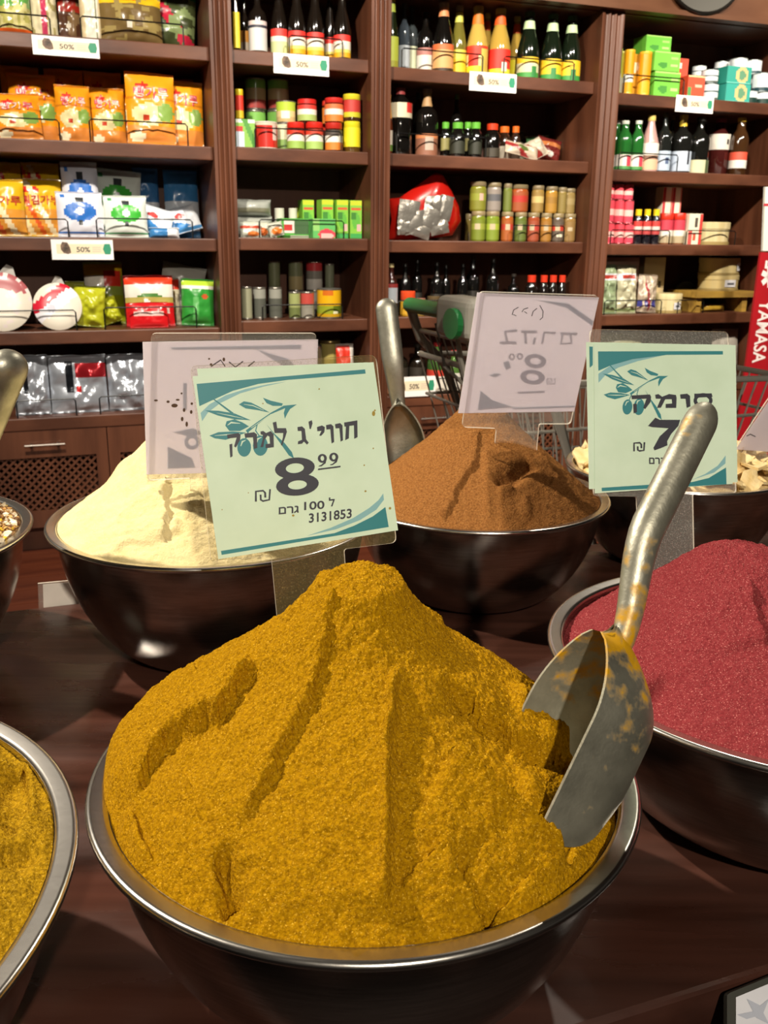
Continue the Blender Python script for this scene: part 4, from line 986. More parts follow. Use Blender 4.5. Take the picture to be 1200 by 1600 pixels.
def carton(bay, row, x0, x1, yt, v, base, ops, label, group=None, zb=None, dep=.06, yaw=0., side=None, text=None, name='carton', cat='box'):
    u, wd, z0, h = spot_px(bay, row, x0, x1, yt, v, zb)
    t = thing(name, label, cat, wxyz(u, v + dep / 2, z0), (0, 0, RZ + yaw), group); b = MB(); reg(t, bay, row, u, wd, v, dep, z0, h)
    b.box(-wd / 2, wd / 2, -dep / 2, dep / 2, 0, h, 0, lin(side or base)); o = b.build('carton_body', P_MATTE(), t)
    md = o.modifiers.new('bevel', 'BEVEL'); md.width = .0012
    if ops:
        nx, nz = 14, 16; b = MB(); vs = [((i / nx - .5) * wd * .98, -dep / 2 - .0008, h * (.01 + .98 * j / nz)) for j in range(nz + 1) for i in range(nx + 1)]
        f = []; cc = []
        for j in range(nz):
            for i in range(nx): a = j * (nx + 1) + i; f.append((a, a + 1, a + nx + 2, a + nx + 1)); cc.append(paint_at(ops, base, (i + .5) / nx, (j + .5) / nz))
        b.add(vs, f, 0, cc); b.build('front_print', P_MATTE(), t)
    if text:
        for (body, s0, s1, t0, t1, col) in text:
            tv, tf = text_unit(body); b = MB(); b.add([((s0 + (s1 - s0) * p[0] - .5) * wd, -dep / 2 - .0014, h * (t0 + (t1 - t0) * p[1])) for p in tv], tf); b.build('lettering', plain(col, .5), t)
    return z0 + h
# ================================================================== products, bay 1
RED, YEL, GRN, WHT, ORG = '#c8281e', '#e8c020', '#3a9a36', '#e8e4da', '#e8861c'
# top shelf: clear bags of noodles and dried goods
packet(0, 0, -8, 44, -40, .05, '#a8a258', [('r', 0, 1, .45, .75, '#5f9a4a'), ('n', 9, 1, .08, '#c8c084'), ('r', 0, 1, .0, .1, '#c8551e')], 'clear bag of pale noodles with a green label on the top shelf', th=.07, crinkle=.006)
packet(0, 0, 40, 80, -30, .10, '#cfc6a4', [('n', 7, 3, .05, '#9a8f5c'), ('r', .35, .6, 0, 1, '#b83a5a')], 'clear bag with a thin pink stripe beside the green labelled noodles', th=.05, crinkle=.006)
packet(0, 0, 74, 132, -35, .12, '#4d3020', [('r', .1, .95, .55, .8, '#8c2418'), ('n', 8, 5, .12, '#735a3c'), ('e', .52, .32, .07, .06, '#c8c0b0')], 'dark brown bag with a dull red label on the top shelf', th=.06, crinkle=.006)
packet(0, 0, 124, 162, -40, .06, '#cdbb94', [('r', .2, .75, 0, 1, '#e4dccb'), ('r', .62, .7, 0, 1, '#5a6a3a')], 'narrow creamy white bag with a green seam on the top shelf', th=.05, crinkle=.005)
packet(0, 0, 156, 252, -12, .05, '#6f5a34', [('r', 0, 1, .78, 1, '#d8b020'), ('r', .15, .6, .84, 1, '#c83218'), ('n', 9, 8, .1, '#94824e'), ('r', .4, .52, .3, .42, '#d8d0c0')], 'olive brown bag with red and yellow header on the top shelf', th=.08, crinkle=.007)
packet(0, 0, 238, 326, -25, .06, '#3c4426', [('d', .85, 1.15, 1, 1, '#b02038'), ('n', 8, 12, .1, '#7a8a5a'), ('r', .5, 1, .85, 1, '#2f8a5a')], 'dark green bag slumped against the post with a crimson stripe', th=.08, roll=.1, crinkle=.008)
# orange flour packets
ORP = [('r', 0, 1, .60, .66, '#c87818'), ('e', .45, .40, .36, .16, '#d8cf9a'), ('e', .80, .44, .18, .13, '#7fa04a'), ('e', .40, .36, .07, .05, '#b43a20'), ('r', .0, 1, .02, .24, '#d8853a'), ('e', .2, .1, .16, .07, '#e8dcb8'), ('e', .32, .80, .12, .04, '#c8281e')]
def orange(x0, x1, yt, v, lb, tx=True, g=None, **k):
    packet(0, 1, x0, x1, yt, v, '#e8941a', ORP, lb, g, text=[('빵가루', .14, .88, .62, .78, '#d83a5a'), ('빵가루', .155, .87, .628, .772, '#f0dcd0')] if tx else None, th=.055, crinkle=.006, name='flour_packet', **k)
orange(-12, 62, 146, .05, 'orange flour packet with a folded glinting front, standing by the guard rail', roll=-.04)
orange(12, 86, 113, .16, 'orange flour packet standing behind the folded one')
orange(86, 140, 131, .05, 'slim orange flour packet beside the folded one')
orange(140, 196, 132, .06, 'orange flour packet between the slim one and the tall one')
orange(186, 214, 126, .12, 'orange flour packet turned edge on behind the tall one', False)
orange(196, 272, 111, .035, 'tallest orange flour packet in the row', roll=.02)
orange(268, 333, 122, .04, 'orange flour packet leaning against the fluted post', roll=.03)
for k, (x0, x1, yt) in enumerate([(0, 60, 100), (70, 130, 104), (128, 186, 106), (205, 257, 98), (267, 318, 106)]):
    orange(x0, x1, yt, .27, 'orange flour packet in the back row', False, 'orange packets in the back row')
# yellow batter packets and white noodle packets
YP = [('e', .3, .80, .22, .06, '#c82820'), ('r', 0, 1, 0, .48, '#e0983a'), ('d', .2, .3, .8, .5, '#f0d8a0'), ('d', .42, .5, .8, .5, '#d85a1e'), ('d', .6, .7, .8, .5, '#f0dcb0')]
YT = [('튀김가루', .08, .95, .54, .70, '#b8281e')]
packet(0, 2, -45, 36, 279, .04, '#e2b41c', YP, 'yellow batter flour packet cut by the picture, beside another yellow one', text=YT, th=.06, crinkle=.006, name='flour_packet')
packet(0, 2, 24, 96, 277, .05, '#e2b41c', YP, 'yellow batter flour packet next to the white packet with a blue circle', text=YT, th=.06, crinkle=.006, name='flour_packet')
for (x0, x1) in ((-20, 32), (34, 92)): packet(0, 2, x0, x1, 252, .22, '#e2b41c', YP, 'yellow batter flour packet standing in the back row', 'yellow packets in the back row', th=.05, name='flour_packet')
WB = lambda c1, c2: [('e', .5, .55, .36, .22, c1), ('r', .42, .58, .74, .84, '#33383c'), ('e', .5, .56, .08, .09, '#e8e8ee'), ('r', 0, 1, .06, .11, c2), ('r', .44, .56, .26, .34, '#3a4044'), ('r', .08, .2, .86, .94, c2)]
z1 = packet(0, 2, 88, 160, 299, .03, '#dfe0ea', WB('#2f6fc4', '#3a76c8'), 'white packet with a blue circle in front, beside the yellow packet', th=.06, name='noodle_packet')
packet(0, 2, 93, 150, 243, .10, '#dfe0ea', WB('#2f6fc4', '#3a76c8'), 'white packet with a blue circle standing behind another like it', th=.06, name='noodle_packet')
z2 = packet(0, 2, 161, 228, 305, .03, '#dde4dc', WB('#3fae3a', '#4a9a66'), 'white packet with a green circle standing upright in front', th=.07, name='noodle_packet')
packet(0, 2, 146, 222, 264, .10, '#dde4dc', WB('#3fae3a', '#4a9a66'), 'white packet with a green circle tilting behind the one in front', roll=.09, lean=.1, th=.06, name='noodle_packet')
BW = [('d', .3, .55, .5, .9, '#3f8ad0'), ('n', 6, 9, .18, '#e8eef4'), ('e', .5, .6, .14, .1, '#c84a4a'), ('r', 0, 1, 0, .14, '#4a90cc')]
packet(0, 2, 205, 272, 312, .04, '#dfe6ee', BW, 'blue and white packet lying slumped against the green circle packet', roll=.28, lean=.3, th=.05, hgt=.11, name='noodle_packet', crinkle=.006)
packet(0, 2, 262, 326, 318, .04, '#dfe6ee', BW, 'blue and white packet slumped beside the fluted post', roll=-.28, lean=.3, th=.05, hgt=.11, name='noodle_packet', crinkle=.006)
packet(0, 2, 228, 274, 356, .03, '#e4e8ee', [('r', 0, .6, 0, 1, '#3a7ab4')], 'small blue and white packet lying under the slumped packets', th=.05, lean=.0, name='noodle_packet')
packet(0, 2, 212, 252, 256, .22, '#3f78b0', [('r', 0, 1, .1, .5, '#dfe6ee'), ('e', .6, .3, .1, .06, '#c84a4a')], 'upright blue packet behind the slumped ones', th=.06, name='noodle_packet')
packet(0, 2, 262, 316, 262, .20, '#3f80b8', [('r', 0, 1, .1, .55, '#dfe6ee'), ('e', .5, .4, .1, .06, '#c84a4a')], 'upright blue and white packet in the back corner by the post', th=.05, name='noodle_packet')
# round rice paper packs, snack packets
def rice_pack(x0, x1, yt, yb, v, ops, label, roll):
    ua, _ = wp(x0, (yt + yb) / 2, v); ub, zt = wp(x1, yt, v); R_ = (ub - ua) / 2; z0 = ROWS[0][3]
    t = thing('rice_paper_pack', label, 'packet', wxyz((ua + ub) / 2, v, z0), (0, 0, 0)); t.rotation_euler = (Matrix.Rotation(RZ, 3, 'Z') @ Matrix.Rotation(-.16, 3, 'X')).to_euler(); reg(t, 0, 3, (ua + ub) / 2, ub - ua, v - .012, .026, z0, 2 * R_, False, True, .026); cr_, sr_ = math.cos(roll), math.sin(roll)
    n, mrad = 40, 9; vs = []; f = []; cc = []
    for side in (0, 1):
        for j in range(mrad + 1):
            q = j / mrad
            for k in range(n):
                a = 2 * math.pi * k / n; vs.append((R_ * q * math.cos(a), (-.012 if side == 0 else .012) * (1 - q ** 6), R_ + R_ * q * math.sin(a)))
        o_ = side * (mrad + 1) * n
        for j in range(mrad):
            for k in range(n):
                f.append((o_ + j * n + k, o_ + j * n + (k + 1) % n, o_ + (j + 1) * n + (k + 1) % n, o_ + (j + 1) * n + k))
                a = 2 * math.pi * (k + .5) / n; q = (j + .5) / mrad; cc.append(paint_at(ops, '#e6dfcf', .5 + .5 * q * math.cos(a + roll), .5 + .5 * q * math.sin(a + roll)))
    b = MB(); b.add(vs, f, 0, cc); b.build('rice_paper_stack', P_GLOSS(), t, smooth=True)
    b = MB(); b.add([(x * cr_ * R_ + (z - 1) * sr_ * R_, y, R_ + (z - 1) * cr_ * R_ - x * sr_ * R_) for x, y, z in ((-.4, -.003, 1.7), (.4, -.003, 1.7), (.12, .004, 2.25), (-.1, -.004, 2.28), (-.4, .006, 1.7), (.4, .006, 1.7))], [(0, 1, 2, 3), (4, 5, 2, 3)]); b.build('wrapper_tail', mat('clear_wrapper', '#d8d4cc', .2, alpha=.45), t)
rice_pack(-48, 46, 428, 525, .03, [('d', .95, 1.6, -.2, 1.5, '#b05a5e'), ('n', 16, 3, .22, '#e8dcd8'), ('r', 0, .4, .3, .36, '#4a5ab0')], 'round rice paper pack with red print, cut by the picture', .3)
rice_pack(44, 118, 434, 517, .035, [('d', .20, .40, -.75, .8, '#d02038'), ('d', -.05, .2, -.75, .8, '#eceaf0'), ('e', .38, .45, .08, .08, '#b8b8c8')], 'round rice paper pack with a crimson diagonal label', .1)
GP = [('r', 0, 1, .80, 1, '#c8a020'), ('r', .52, .95, .62, .84, '#c83020'), ('r', 0, .52, .62, .8, '#e8e0d0'), ('r', 0, 1, .46, .62, '#8a9a40'), ('e', .4, .55, .2, .05, '#3a4a28')]
packet(0, 3, 115, 164, 450, .03, '#aeb224', [], 'crumpled yellow green packet in front of the snack packets', th=.06, roll=.1, crinkle=.01, name='snack_packet')
packet(0, 3, 134, 196, 411, .08, '#8f9418', GP, 'tall olive packet with a golden header and a red patch', th=.06, name='snack_packet')
packet(0, 3, 158, 192, 472, .03, '#aeb224', [], 'small shiny lime packet lying before the tall olive one', th=.05, roll=-.3, crinkle=.01, name='snack_packet')
packet(0, 3, 106, 136, 440, .18, '#9c9e3c', [('r', 0, 1, .4, .7, '#d0d0bc')], 'olive packet standing back beside the rice paper', th=.05, name='snack_packet')
RP = [('r', 0, 1, .82, 1, '#d83a1e'), ('r', 0, 1, .56, .82, '#dcd8cc'), ('r', 0, 1, .46, .56, '#a89a50'), ('e', .5, .60, .3, .03, '#4a7a3a'), ('r', 0, 1, 0, .46, '#c8181e'), ('r', .1, .9, .26, .34, '#e8c8c0'), ('e', .42, .47, .08, .06, '#e8e4dc')]
packet(0, 3, 190, 266, 431, .05, '#c8181e', RP, 'red and white packet with a red lower half beside the lime packet', th=.06, name='snack_packet')
packet(0, 3, 203, 262, 474, .025, '#c8181e', [('r', .1, .9, .45, .65, '#e0b8b0')], 'flat bright red packet lying in front of the red and white one', th=.03, hgt=.10, name='snack_packet')
packet(0, 3, 268, 286, 436, .05, '#b8ae94', [('r', 0, 1, .75, 1, '#b8301e'), ('r', .3, .55, 0, .7, '#5a4a28')], 'cream packet with a red top between the red and the green packets', th=.05, name='snack_packet')
packet(0, 3, 290, 340, 438, .03, '#2f8a34', [('r', 0, 1, .86, 1, '#a8c83a'), ('r', 0, 1, .78, .86, '#e0dccc'), ('r', .3, .5, .1, .6, '#5aa85a'), ('e', .7, .62, .1, .05, '#b8502a')], 'bright green packet leaning against the fluted post', th=.06, roll=.05, name='snack_packet')
packet(0, 3, 262, 330, 420, .16, '#a8a49a', [], 'grey packet top showing behind the green packet', th=.05, roll=.2, name='snack_packet')
packet(0, 3, -20, 16, 512, .02, '#d8b818', [], 'flat yellow packet lying under the rice paper', th=.03, hgt=.03, name='snack_packet')
# silver seaweed packets
SV = lambda r: [('r', .28, .42, .35, .9, '#23262c')] + ([('r', .45, 1, .62, .86, '#a02028'), ('e', .5, .4, .06, .06, '#c02a2a')] if r else [])
packet(0, 4, 18, 74, 556, .04, '#b4bac4', SV(False), 'silver foil packet with black script beside the scoop handle', mt=P_FOIL(), th=.05, crinkle=.010, name='seaweed_packet')
packet(0, 4, 76, 165, 556, .04, '#b9bfc9', SV(True), 'silver foil packet with a dark red label panel', mt=P_FOIL(), th=.05, crinkle=.010, name='seaweed_packet')
packet(0, 4, 166, 240, 554, .04, '#b4bac4', [], 'plain silver foil packet beside the lilac card', mt=P_FOIL(), th=.05, crinkle=.012, name='seaweed_packet')
packet(0, 4, 240, 312, 556, .06, '#b4bac4', [], 'silver foil packet hidden behind the lilac card', mt=P_FOIL(), th=.05, crinkle=.010, name='seaweed_packet')

# ================================================================== bay 2
DK = '#15100c'
bottle(1, 0, 362, 373, -18, .03, 'sauce', DK, '#2a2018', (.05, .62, [(1, '#d8c030')]), 'dark bottle with a yellow label against the left post')
bottle(1, 0, 374, 389, 0, .12, 'wine', DK, '#1a1512', (.05, .45, [(.5, '#a89a88'), (.5, '#b07a30')]), 'bottle with a tan and brown label beside the yellow labelled one')
bottle(1, 0, 389, 417, -14, .03, 'wine', DK, '#16120f', (.04, .52, [(.8, '#c2c0bc'), (.1, '#2a2c3a'), (.15, '#c8b8b4')], ), 'dark bottle with a tall white label')
bottle(1, 0, 423, 450, -22, .07, 'sauce', DK, '#d8b020', (.04, .40, [(.5, '#b8c08c'), (.2, '#ddd4c4'), (.3, '#d8322a')]), 'dark sauce bottle with a green, white and red label')
LBS = (.03, .36, [(.22, '#d8a018'), (.14, '#d8c860'), (.36, '#ddd4c4'), (.28, '#d8322a')])
for (x0, x1, lb, g) in ((451, 478, 'dark sauce bottle with orange red label, first of the bright row', None), (480, 507, 'dark sauce bottle with orange red label, second of the bright row', None), (507, 524, 'dark sauce bottle half hidden behind its labelled neighbour', None), (523, 549, 'dark sauce bottle with orange red label nearest the fluted post', None)):
    bottle(1, 0, x0, x1, -22 if x1 - x0 > 20 else -12, .03 if x1 - x0 > 20 else .10, 'sauce', DK, '#d8b020', LBS, lb, g)
# jars and cans
z = 0
for (x0, x1) in ((385, 417), (420, 453)):
    zt = can(1, 1, x0, x1, 172, .20, [(.3, '#a8a878'), (.4, '#5c9a40'), (.3, '#74ac50')], 'green can at the bottom of a stack in the back', 'green cans stacked in the back')
    can(1, 1, x0, x1, 122, .20, [(.3, '#a84844'), (.4, '#b8a07c'), (.3, '#6a9a48')], 'green can with a red foot on top of a stack in the back', 'green cans on top in the back', zb=zt)
zt = carton(1, 1, 367, 397, 187, .03, '#7fae4a', [('r', 0, .45, .0, .55, '#b8c4d0'), ('r', 0, .35, .55, .75, '#c03028'), ('r', 0, 1, .86, 1, '#dfe0d4'), ('d', .9, 1.2, 1, .6, '#4a8a34')], 'green and white carton at the left end of the jar shelf', dep=.08)
jar(1, 1, 367, 380, 140, .05, '#6a3018', '#c8b020', (.05, .8, [(.3, '#c8a820'), (.6, '#c83222')]), 'small red and yellow jar standing on the green carton', zb=zt)
can(1, 1, 399, 436, 190, .03, [(.9, '#b02a22'), (.1, '#c8b8a4')], 'red can with a pale plastic lid', lid='#cfc6ba', patch=[('#c8b8ac', 10, 35, .45, .9), ('#d03028', -20, 10, 0, .9)], metal=False)
zt = can(1, 1, 434, 464, 191, .06, [(.4, '#7a9a54'), (.6, '#c8c8a8')], 'green can half hidden beside the red lidded jars')
can(1, 1, 437, 468, 156, .06, [(.25, '#b8a070'), (.3, '#cdb884'), (.45, '#a8c040')], 'lime green can standing on another can', zb=zt, patch=[('#e0dcc8', -40, 10, .2, .6)])
JR = lambda a, b_: (.06, .74, [(.35, a), (.3, '#dcd8cc'), (.25, b_)])
j1 = jar(1, 1, 450, 477, 191, .03, '#4a1a10', '#c8281e', JR('#8fb050', '#c8341e'), 'red lidded jar with green and red label, beside the pale lidded can')
j2 = jar(1, 1, 479, 506, 191, .03, '#4a1a10', '#c8281e', JR('#9ab860', '#c8402a'), 'red lidded jar with white oval label in the lower row')
jar(1, 1, 467, 496, 155, .045, '#3a1610', '#c02420', JR('#9ab060', '#c8342a'), 'red lidded jar stacked on the lower jars, its label green and white', zb=max(j1, j2))
jar(1, 1, 503, 516, 196, .14, '#4a1a10', '#c0301e', None, 'red lidded jar half hidden between the lower jars', 'half hidden jars')
j3 = jar(1, 1, 510, 536, 192, .03, '#3a1c10', '#b02a20', JR('#d87a2a', '#4a4038'), 'red lidded jar with orange band in the lower row')
jar(1, 1, 503, 513, 158, .12, '#4a1a10', '#c0301e', (.05, .7, [(1, '#d87a2a')]), 'orange jar peeping from behind the upper jar', zb=j3)
jar(1, 1, 511, 539, 153, .035, '#4a2010', '#c02a24', JR('#d8742a', '#d86a3a'), 'red lidded jar with orange label in the upper row', zb=j3)
j4 = jar(1, 1, 539, 564, 190, .03, '#5a4018', '#d0c424', (.18, .80, [(1, '#d4c81e')]), 'yellow lidded jar with plain yellow label beside the fluted post')
jar(1, 1, 536, 562, 147, .035, '#3a2414', '#c8bc2a', (.15, .78, [(.25, '#b8b020'), (.6, '#b0322a')]), 'yellow lidded jar with red label stacked beside the post', zb=j4)
# juice boxes and sachets
packet(1, 2, 372, 432, 342, .06, '#a4a8a0', [], 'grey clear packet lying under a stack of packets', th=.10, lean=0, name='tofu_packet', hgt=.085)
packet(1, 2, 371, 430, 311, .06, '#a4a8a0', [('r', 0, 1, .2, .5, '#7a7a66')], 'grey clear packet on top of the stack', zb=1.258 + .083, th=.10, lean=0, name='tofu_packet')
packet(1, 2, 376, 408, 346, .03, '#b9bdb0', [('r', 0, 1, .55, .7, '#c04a34'), ('e', .6, .2, .3, .15, '#d87a3a')], 'small printed sachet with a red stripe before the grey packets', th=.03, name='sachet')
packet(1, 2, 404, 424, 347, .03, '#c2c4b4', [('e', .5, .35, .4, .25, '#c8662e')], 'small sachet with an orange picture, first of two', th=.03, name='sachet')
packet(1, 2, 421, 443, 349, .025, '#c2c4b4', [('e', .5, .35, .4, .25, '#d8742e')], 'small sachet with an orange picture next to the green box', th=.03, roll=-.2, name='sachet')
z = carton(1, 2, 443, 489, 341, .04, '#4a9a3a', [('r', .05, .4, .25, .85, '#d8d0c8'), ('r', .1, .35, .35, .7, '#b82a28'), ('r', .45, .95, .2, .85, '#3a5a34'), ('r', .3, .95, .02, .15, '#dce4cc')], 'low green box with white and red panels', dep=.09)
for (x0, x1) in ((433, 448), (455, 468)):
    can(1, 2, x0, x1, 325, .14, [(.3, '#3a5a30'), (.7, '#c8c8b8')], 'small white lidded tub standing in the back', 'white lidded tubs', lid='#c8c6b8', metal=False, cat='tub', name='plastic_tub')
carton(1, 2, 474, 501, 323, .10, '#b8b820', [('e', .4, .3, .15, .3, '#c86a28')], 'plain yellow box behind the watermelon box')
JB = lambda: [('r', 0, 1, .86, 1, '#b8c428'), ('r', .1, .9, .72, .84, '#c8502e'), ('e', .5, .45, .35, .22, '#5aa83a'), ('r', .55, .9, .18, .4, '#cfa8a0'), ('r', 0, 1, 0, .15, '#3a9a4a'), ('r', .05, .5, .5, .68, '#3a7a2c')]
carton(1, 2, 487, 522, 342, .03, '#5aae5a', [('e', .62, .2, .38, .28, '#c83a4a'), ('e', .62, .12, .3, .16, '#e0b0a8'), ('r', 0, .3, .4, 1, '#8ac06a')], 'green juice box with a red melon slice', dep=.06)
for k, x in enumerate((482, 503, 524, 545)):
    carton(1, 2, x, x + 18, 311 + k * .8, .07, '#7ab83a', JB(), 'yellow green juice box standing in a row of four', 'yellow green juice boxes', dep=.08)
# dim cans
for (x0, x1, yt, v, bands, lb) in ((377, 394, 448, .06, [(1, '#94947a')], 'olive grey can standing at the left post'), (396, 416, 449, .10, [(.6, '#565850'), (.3, '#94948a')], 'dark grey can with a pale top, next to the olive grey one'), (421, 441, 449, .10, [(.6, '#565850'), (.3, '#94948a')], 'dark grey can with a pale top, carrying nothing, beside a gap'),
                                   (452, 470, 456, .06, [(.4, '#6a7444'), (.6, '#98a066')], 'olive can in front of the can stacks'), (470, 491, 456, .06, [(.5, '#8c887c'), (.4, '#b84a42')], 'grey can with a red top beside the yellow can')):
    can(1, 3, x0, x1, yt, v, bands, lb)
for (x0, x1, yt, bands, lb) in ((420, 438, 408, [(1, '#727658')], 'plain olive can on top of a back stack'), (452, 474, 408, [(.5, '#a4946a'), (.5, '#727658')], 'can with a tan foot on top of a back stack'), (480, 505, 408, [(.4, '#d0ccc4'), (.3, '#827e76'), (.3, '#b8363a')], 'can with a red top and white foot on a back stack'), (508, 522, 412, [(1, '#7c826a')], 'narrow olive can on the end of the back stacks')):
    zt = can(1, 3, x0, x1, 455, .20, [(1, '#64625a')], 'dark grey can carrying another can in the back', 'grey cans under the back stacks')
    can(1, 3, x0, x1, yt, .20, bands, lb, zb=zt)
can(1, 3, 499, 536, 451, .035, [(.12, '#b89018'), (.3, '#8f9a2a'), (.58, '#dca818')], 'bright yellow can with a green fruit picture', patch=[('#d8c8a0', -25, 25, .55, .68), ('#c86a20', -50, -5, .75, .95), ('#5a6a1c', 0, 45, .1, .42), ('#d8d8b0', 5, 20, .12, .25)])
can(1, 4, 508, 540, 534, .05, [(.7, '#8a7a3a'), (.3, '#a89a58')], 'olive gold can behind the top of the green card', lid='#8c7a50')
packet(1, 4, 528, 555, 538, .03, '#cfc8c0', [('r', 0, .75, .1, .95, '#c8301e'), ('r', .1, .6, .45, .55, '#e8c0b0')], 'red and white packet beside the olive gold can', th=.04)
can(1, 4, 470, 506, 540, .06, [(1, '#55503e')], 'dull can mostly hidden by the two cards')
packet(1, 4, 395, 460, 545, .06, '#8a8272', [], 'grey brown packet hidden behind the lilac card on the low shelf', th=.05)

# ================================================================== bay 3
BLK = '#0f0d0b'
bottle(2, 0, 604, 624, -22, .03, 'sauce', '#1c2410', '#c8c040', (.02, .44, [(.2, '#a8a838'), (.8, '#bcc848')]), 'bottle with a lime label against the fluted post', neck=(.78, .9, '#a8b840'))
bottle(2, 0, 624, 642, -14, .12, 'wine', '#3c444c', '#3a3a3c', (.05, .4, [(1, '#a8b0b6')]), 'grey bottle next to the lime labelled one')
bottle(2, 0, 641, 659, -10, .12, 'wine', '#343a3c', '#343434', (.05, .42, [(1, '#b4b89c')]), 'dark bottle with a pale olive label beside the grey one')
bottle(2, 0, 656, 681, 18, .09, 'wine', BLK, '#1a1614', (.03, .42, [(.7, '#d4d0c4'), (.3, '#a87068')]), 'short dark bottle with a cream label')
bottle(2, 0, 682, 713, -6, .03, 'sauce', BLK, '#9a8a70', (.0, .40, [(.15, '#3a2a18'), (.65, '#d8a064'), (.2, '#d86a3a')], ), 'dark bottle with an orange label and orange neck', neck=(.80, .97, '#d88a5a'))
bottle(2, 0, 711, 734, -4, .05, 'sauce', '#6a6428', '#8a8470', (.02, .36, [(.6, '#d8b828'), (.4, '#cfc048')]), 'pale bottle with a yellow label beside the orange necked one', neck=(.76, .9, '#c8c85a'))
bottle(2, 0, 736, 767, 4, .03, 'sauce', '#b89a4a', '#a89a58', (.0, .42, [(.3, '#d8c82a'), (.4, '#d8c890'), (.3, '#d83a1e')], 1 and [('#d8301e', -70, -10, .35, .95), ('#c8b050', 0, 60, .1, .9)]), 'amber bottle with red and yellow label under the sale card', neck=(.74, .88, '#e0701e'))
bottle(2, 0, 771, 803, 4, .03, 'sauce', '#a88a3c', '#c0b060', (.0, .40, [(.28, '#d8cc28'), (.72, '#d82a1c')], 1 and [('#e0dcd0', -5, 25, .2, .55)]), 'amber bottle with a bright red label beside the sale card', neck=(.76, .9, '#e0581e'))
for (x0, x1, yt) in ((754, 772, 14), (800, 820, 20)):
    bottle(2, 0, x0, x1, yt, .14, 'sauce', '#a88a3c', '#c0b060', (.02, .34, [(1, '#d8cc28')]), 'amber bottle half hidden in the second row', 'amber bottles in the second row', neck=(.74, .88, '#e0581e'))
for (x0, x1, lb) in ((817, 848, 'dark green bottle with white, green and yellow label'), (854, 884, 'dark green bottle with yellow and green label'), (884, 913, 'dark green bottle with yellow label nearest the right post')):
    bottle(2, 0, x0, x1, 12 if x0 < 850 else 17, .03, 'sauce', '#10180e', '#3a5a3a', (.02, .32, [(.25, '#3a8a3a'), (.45, '#c8c8a0' if x0 < 850 else '#e0b828'), (.3, '#d8b020')], 1 and [('#2f7a3a', -20, 15, .0, .6)]), lb, neck=(.74, .86, '#b8d0a0'))
# second shelf: soy sauces and small bottles
bottle(2, 1, 601, 613, 148, .03, 'sauce', '#5a2a18', '#d8a030', (.05, .40, [(.3, '#5a7a34'), (.7, '#c8bcac')], ), 'small bottle with a pale label against the post', neck=(.6, .95, '#c88a3a'))
bottle(2, 1, 612, 647, 136, .03, 'big', BLK, '#8a3a3a', (.55, .77, [(1, '#d0c8ac')], 1 and [('#c8302a', 5, 45, .35, .95)]), 'large black soy sauce bottle with a cream band')
for (x0, x1, yt) in ((612, 632, 140), (646, 662, 140)):
    bottle(2, 1, x0, x1, yt, .18, 'big', BLK, '#3a3834', None, 'black soy sauce bottle in the dark second row', 'black soy bottles in the second row')
bottle(2, 1, 655, 688, 136, .05, 'wine', BLK, '#8a7460', (.0, .33, [(.8, '#8a5a44'), (.2, '#c87a4a')], 1 and [('#b0a090', -35, 20, .15, .85)]), 'black bottle with a copper label', neck=(.74, .93, '#a8845a'))
bottle(2, 1, 706, 724, 142, .16, 'wine', BLK, '#5a6a4a', None, 'tall dark bottle standing behind the green capped ones')
for k, (x0, x1) in enumerate(((689, 704), (706, 728), (724, 738), (735, 754))):
    bottle(2, 1, x0, x1, 191, .03 if k % 2 else .09, 'small', BLK, '#5fa838', (.1, .5, [(1, '#2a2c20')]) if k % 2 else (.2, .55, [(1, '#8a8450')]), 'small dark bottle with a bright green cap', 'green capped bottles')
bottle(2, 1, 760, 783, 193, .03, 'small', BLK, '#cc3a1c', (.05, .3, [(1, '#3a3428')]), 'small dark bottle with a broad red cap')
for (x0, x1) in ((786, 805), (805, 819)):
    bottle(2, 1, x0, x1, 196, .07, 'small', '#2a1a10', '#d8641e', (.05, .42, [(1, '#c8beaa')]), 'small bottle with an orange cap and pale label', 'orange capped bottles')
packet(2, 1, 793, 842, 226, .03, '#b8a894', [('d', .5, .75, 1, .8, '#8c2a2a'), ('e', .5, .5, .2, .2, '#5a6a34')], 'shiny cream sachet lying before the orange capped bottles', th=.04, roll=.25, lean=.5, crinkle=.008, name='sachet')
packet(2, 1, 838, 876, 222, .035, '#c8bca8', [('d', .4, .7, 1, .6, '#8a2a26')], 'cream and maroon sachet leaning on the shiny one', th=.04, roll=-.45, lean=.5, crinkle=.008, name='sachet', hgt=.09)
packet(2, 1, 862, 900, 206, .07, '#b8b49c', [('r', 0, 1, .8, 1, '#4a7a4a'), ('r', 0, 1, 0, .4, '#5a2420')], 'rumpled bag with a green header beside the right post', th=.06, roll=-.1, crinkle=.01)
packet(2, 1, 878, 916, 214, .04, '#6a2420', [('r', 0, 1, .6, .8, '#b06a3a'), ('e', .5, .3, .16, .14, '#d8d0c8')], 'maroon bag slumped against the right post', th=.06, roll=.2, crinkle=.008)
packet(2, 1, 812, 850, 196, .16, '#6e6c5a', [], 'olive grey bag standing behind the sachets', th=.06, crinkle=.008)
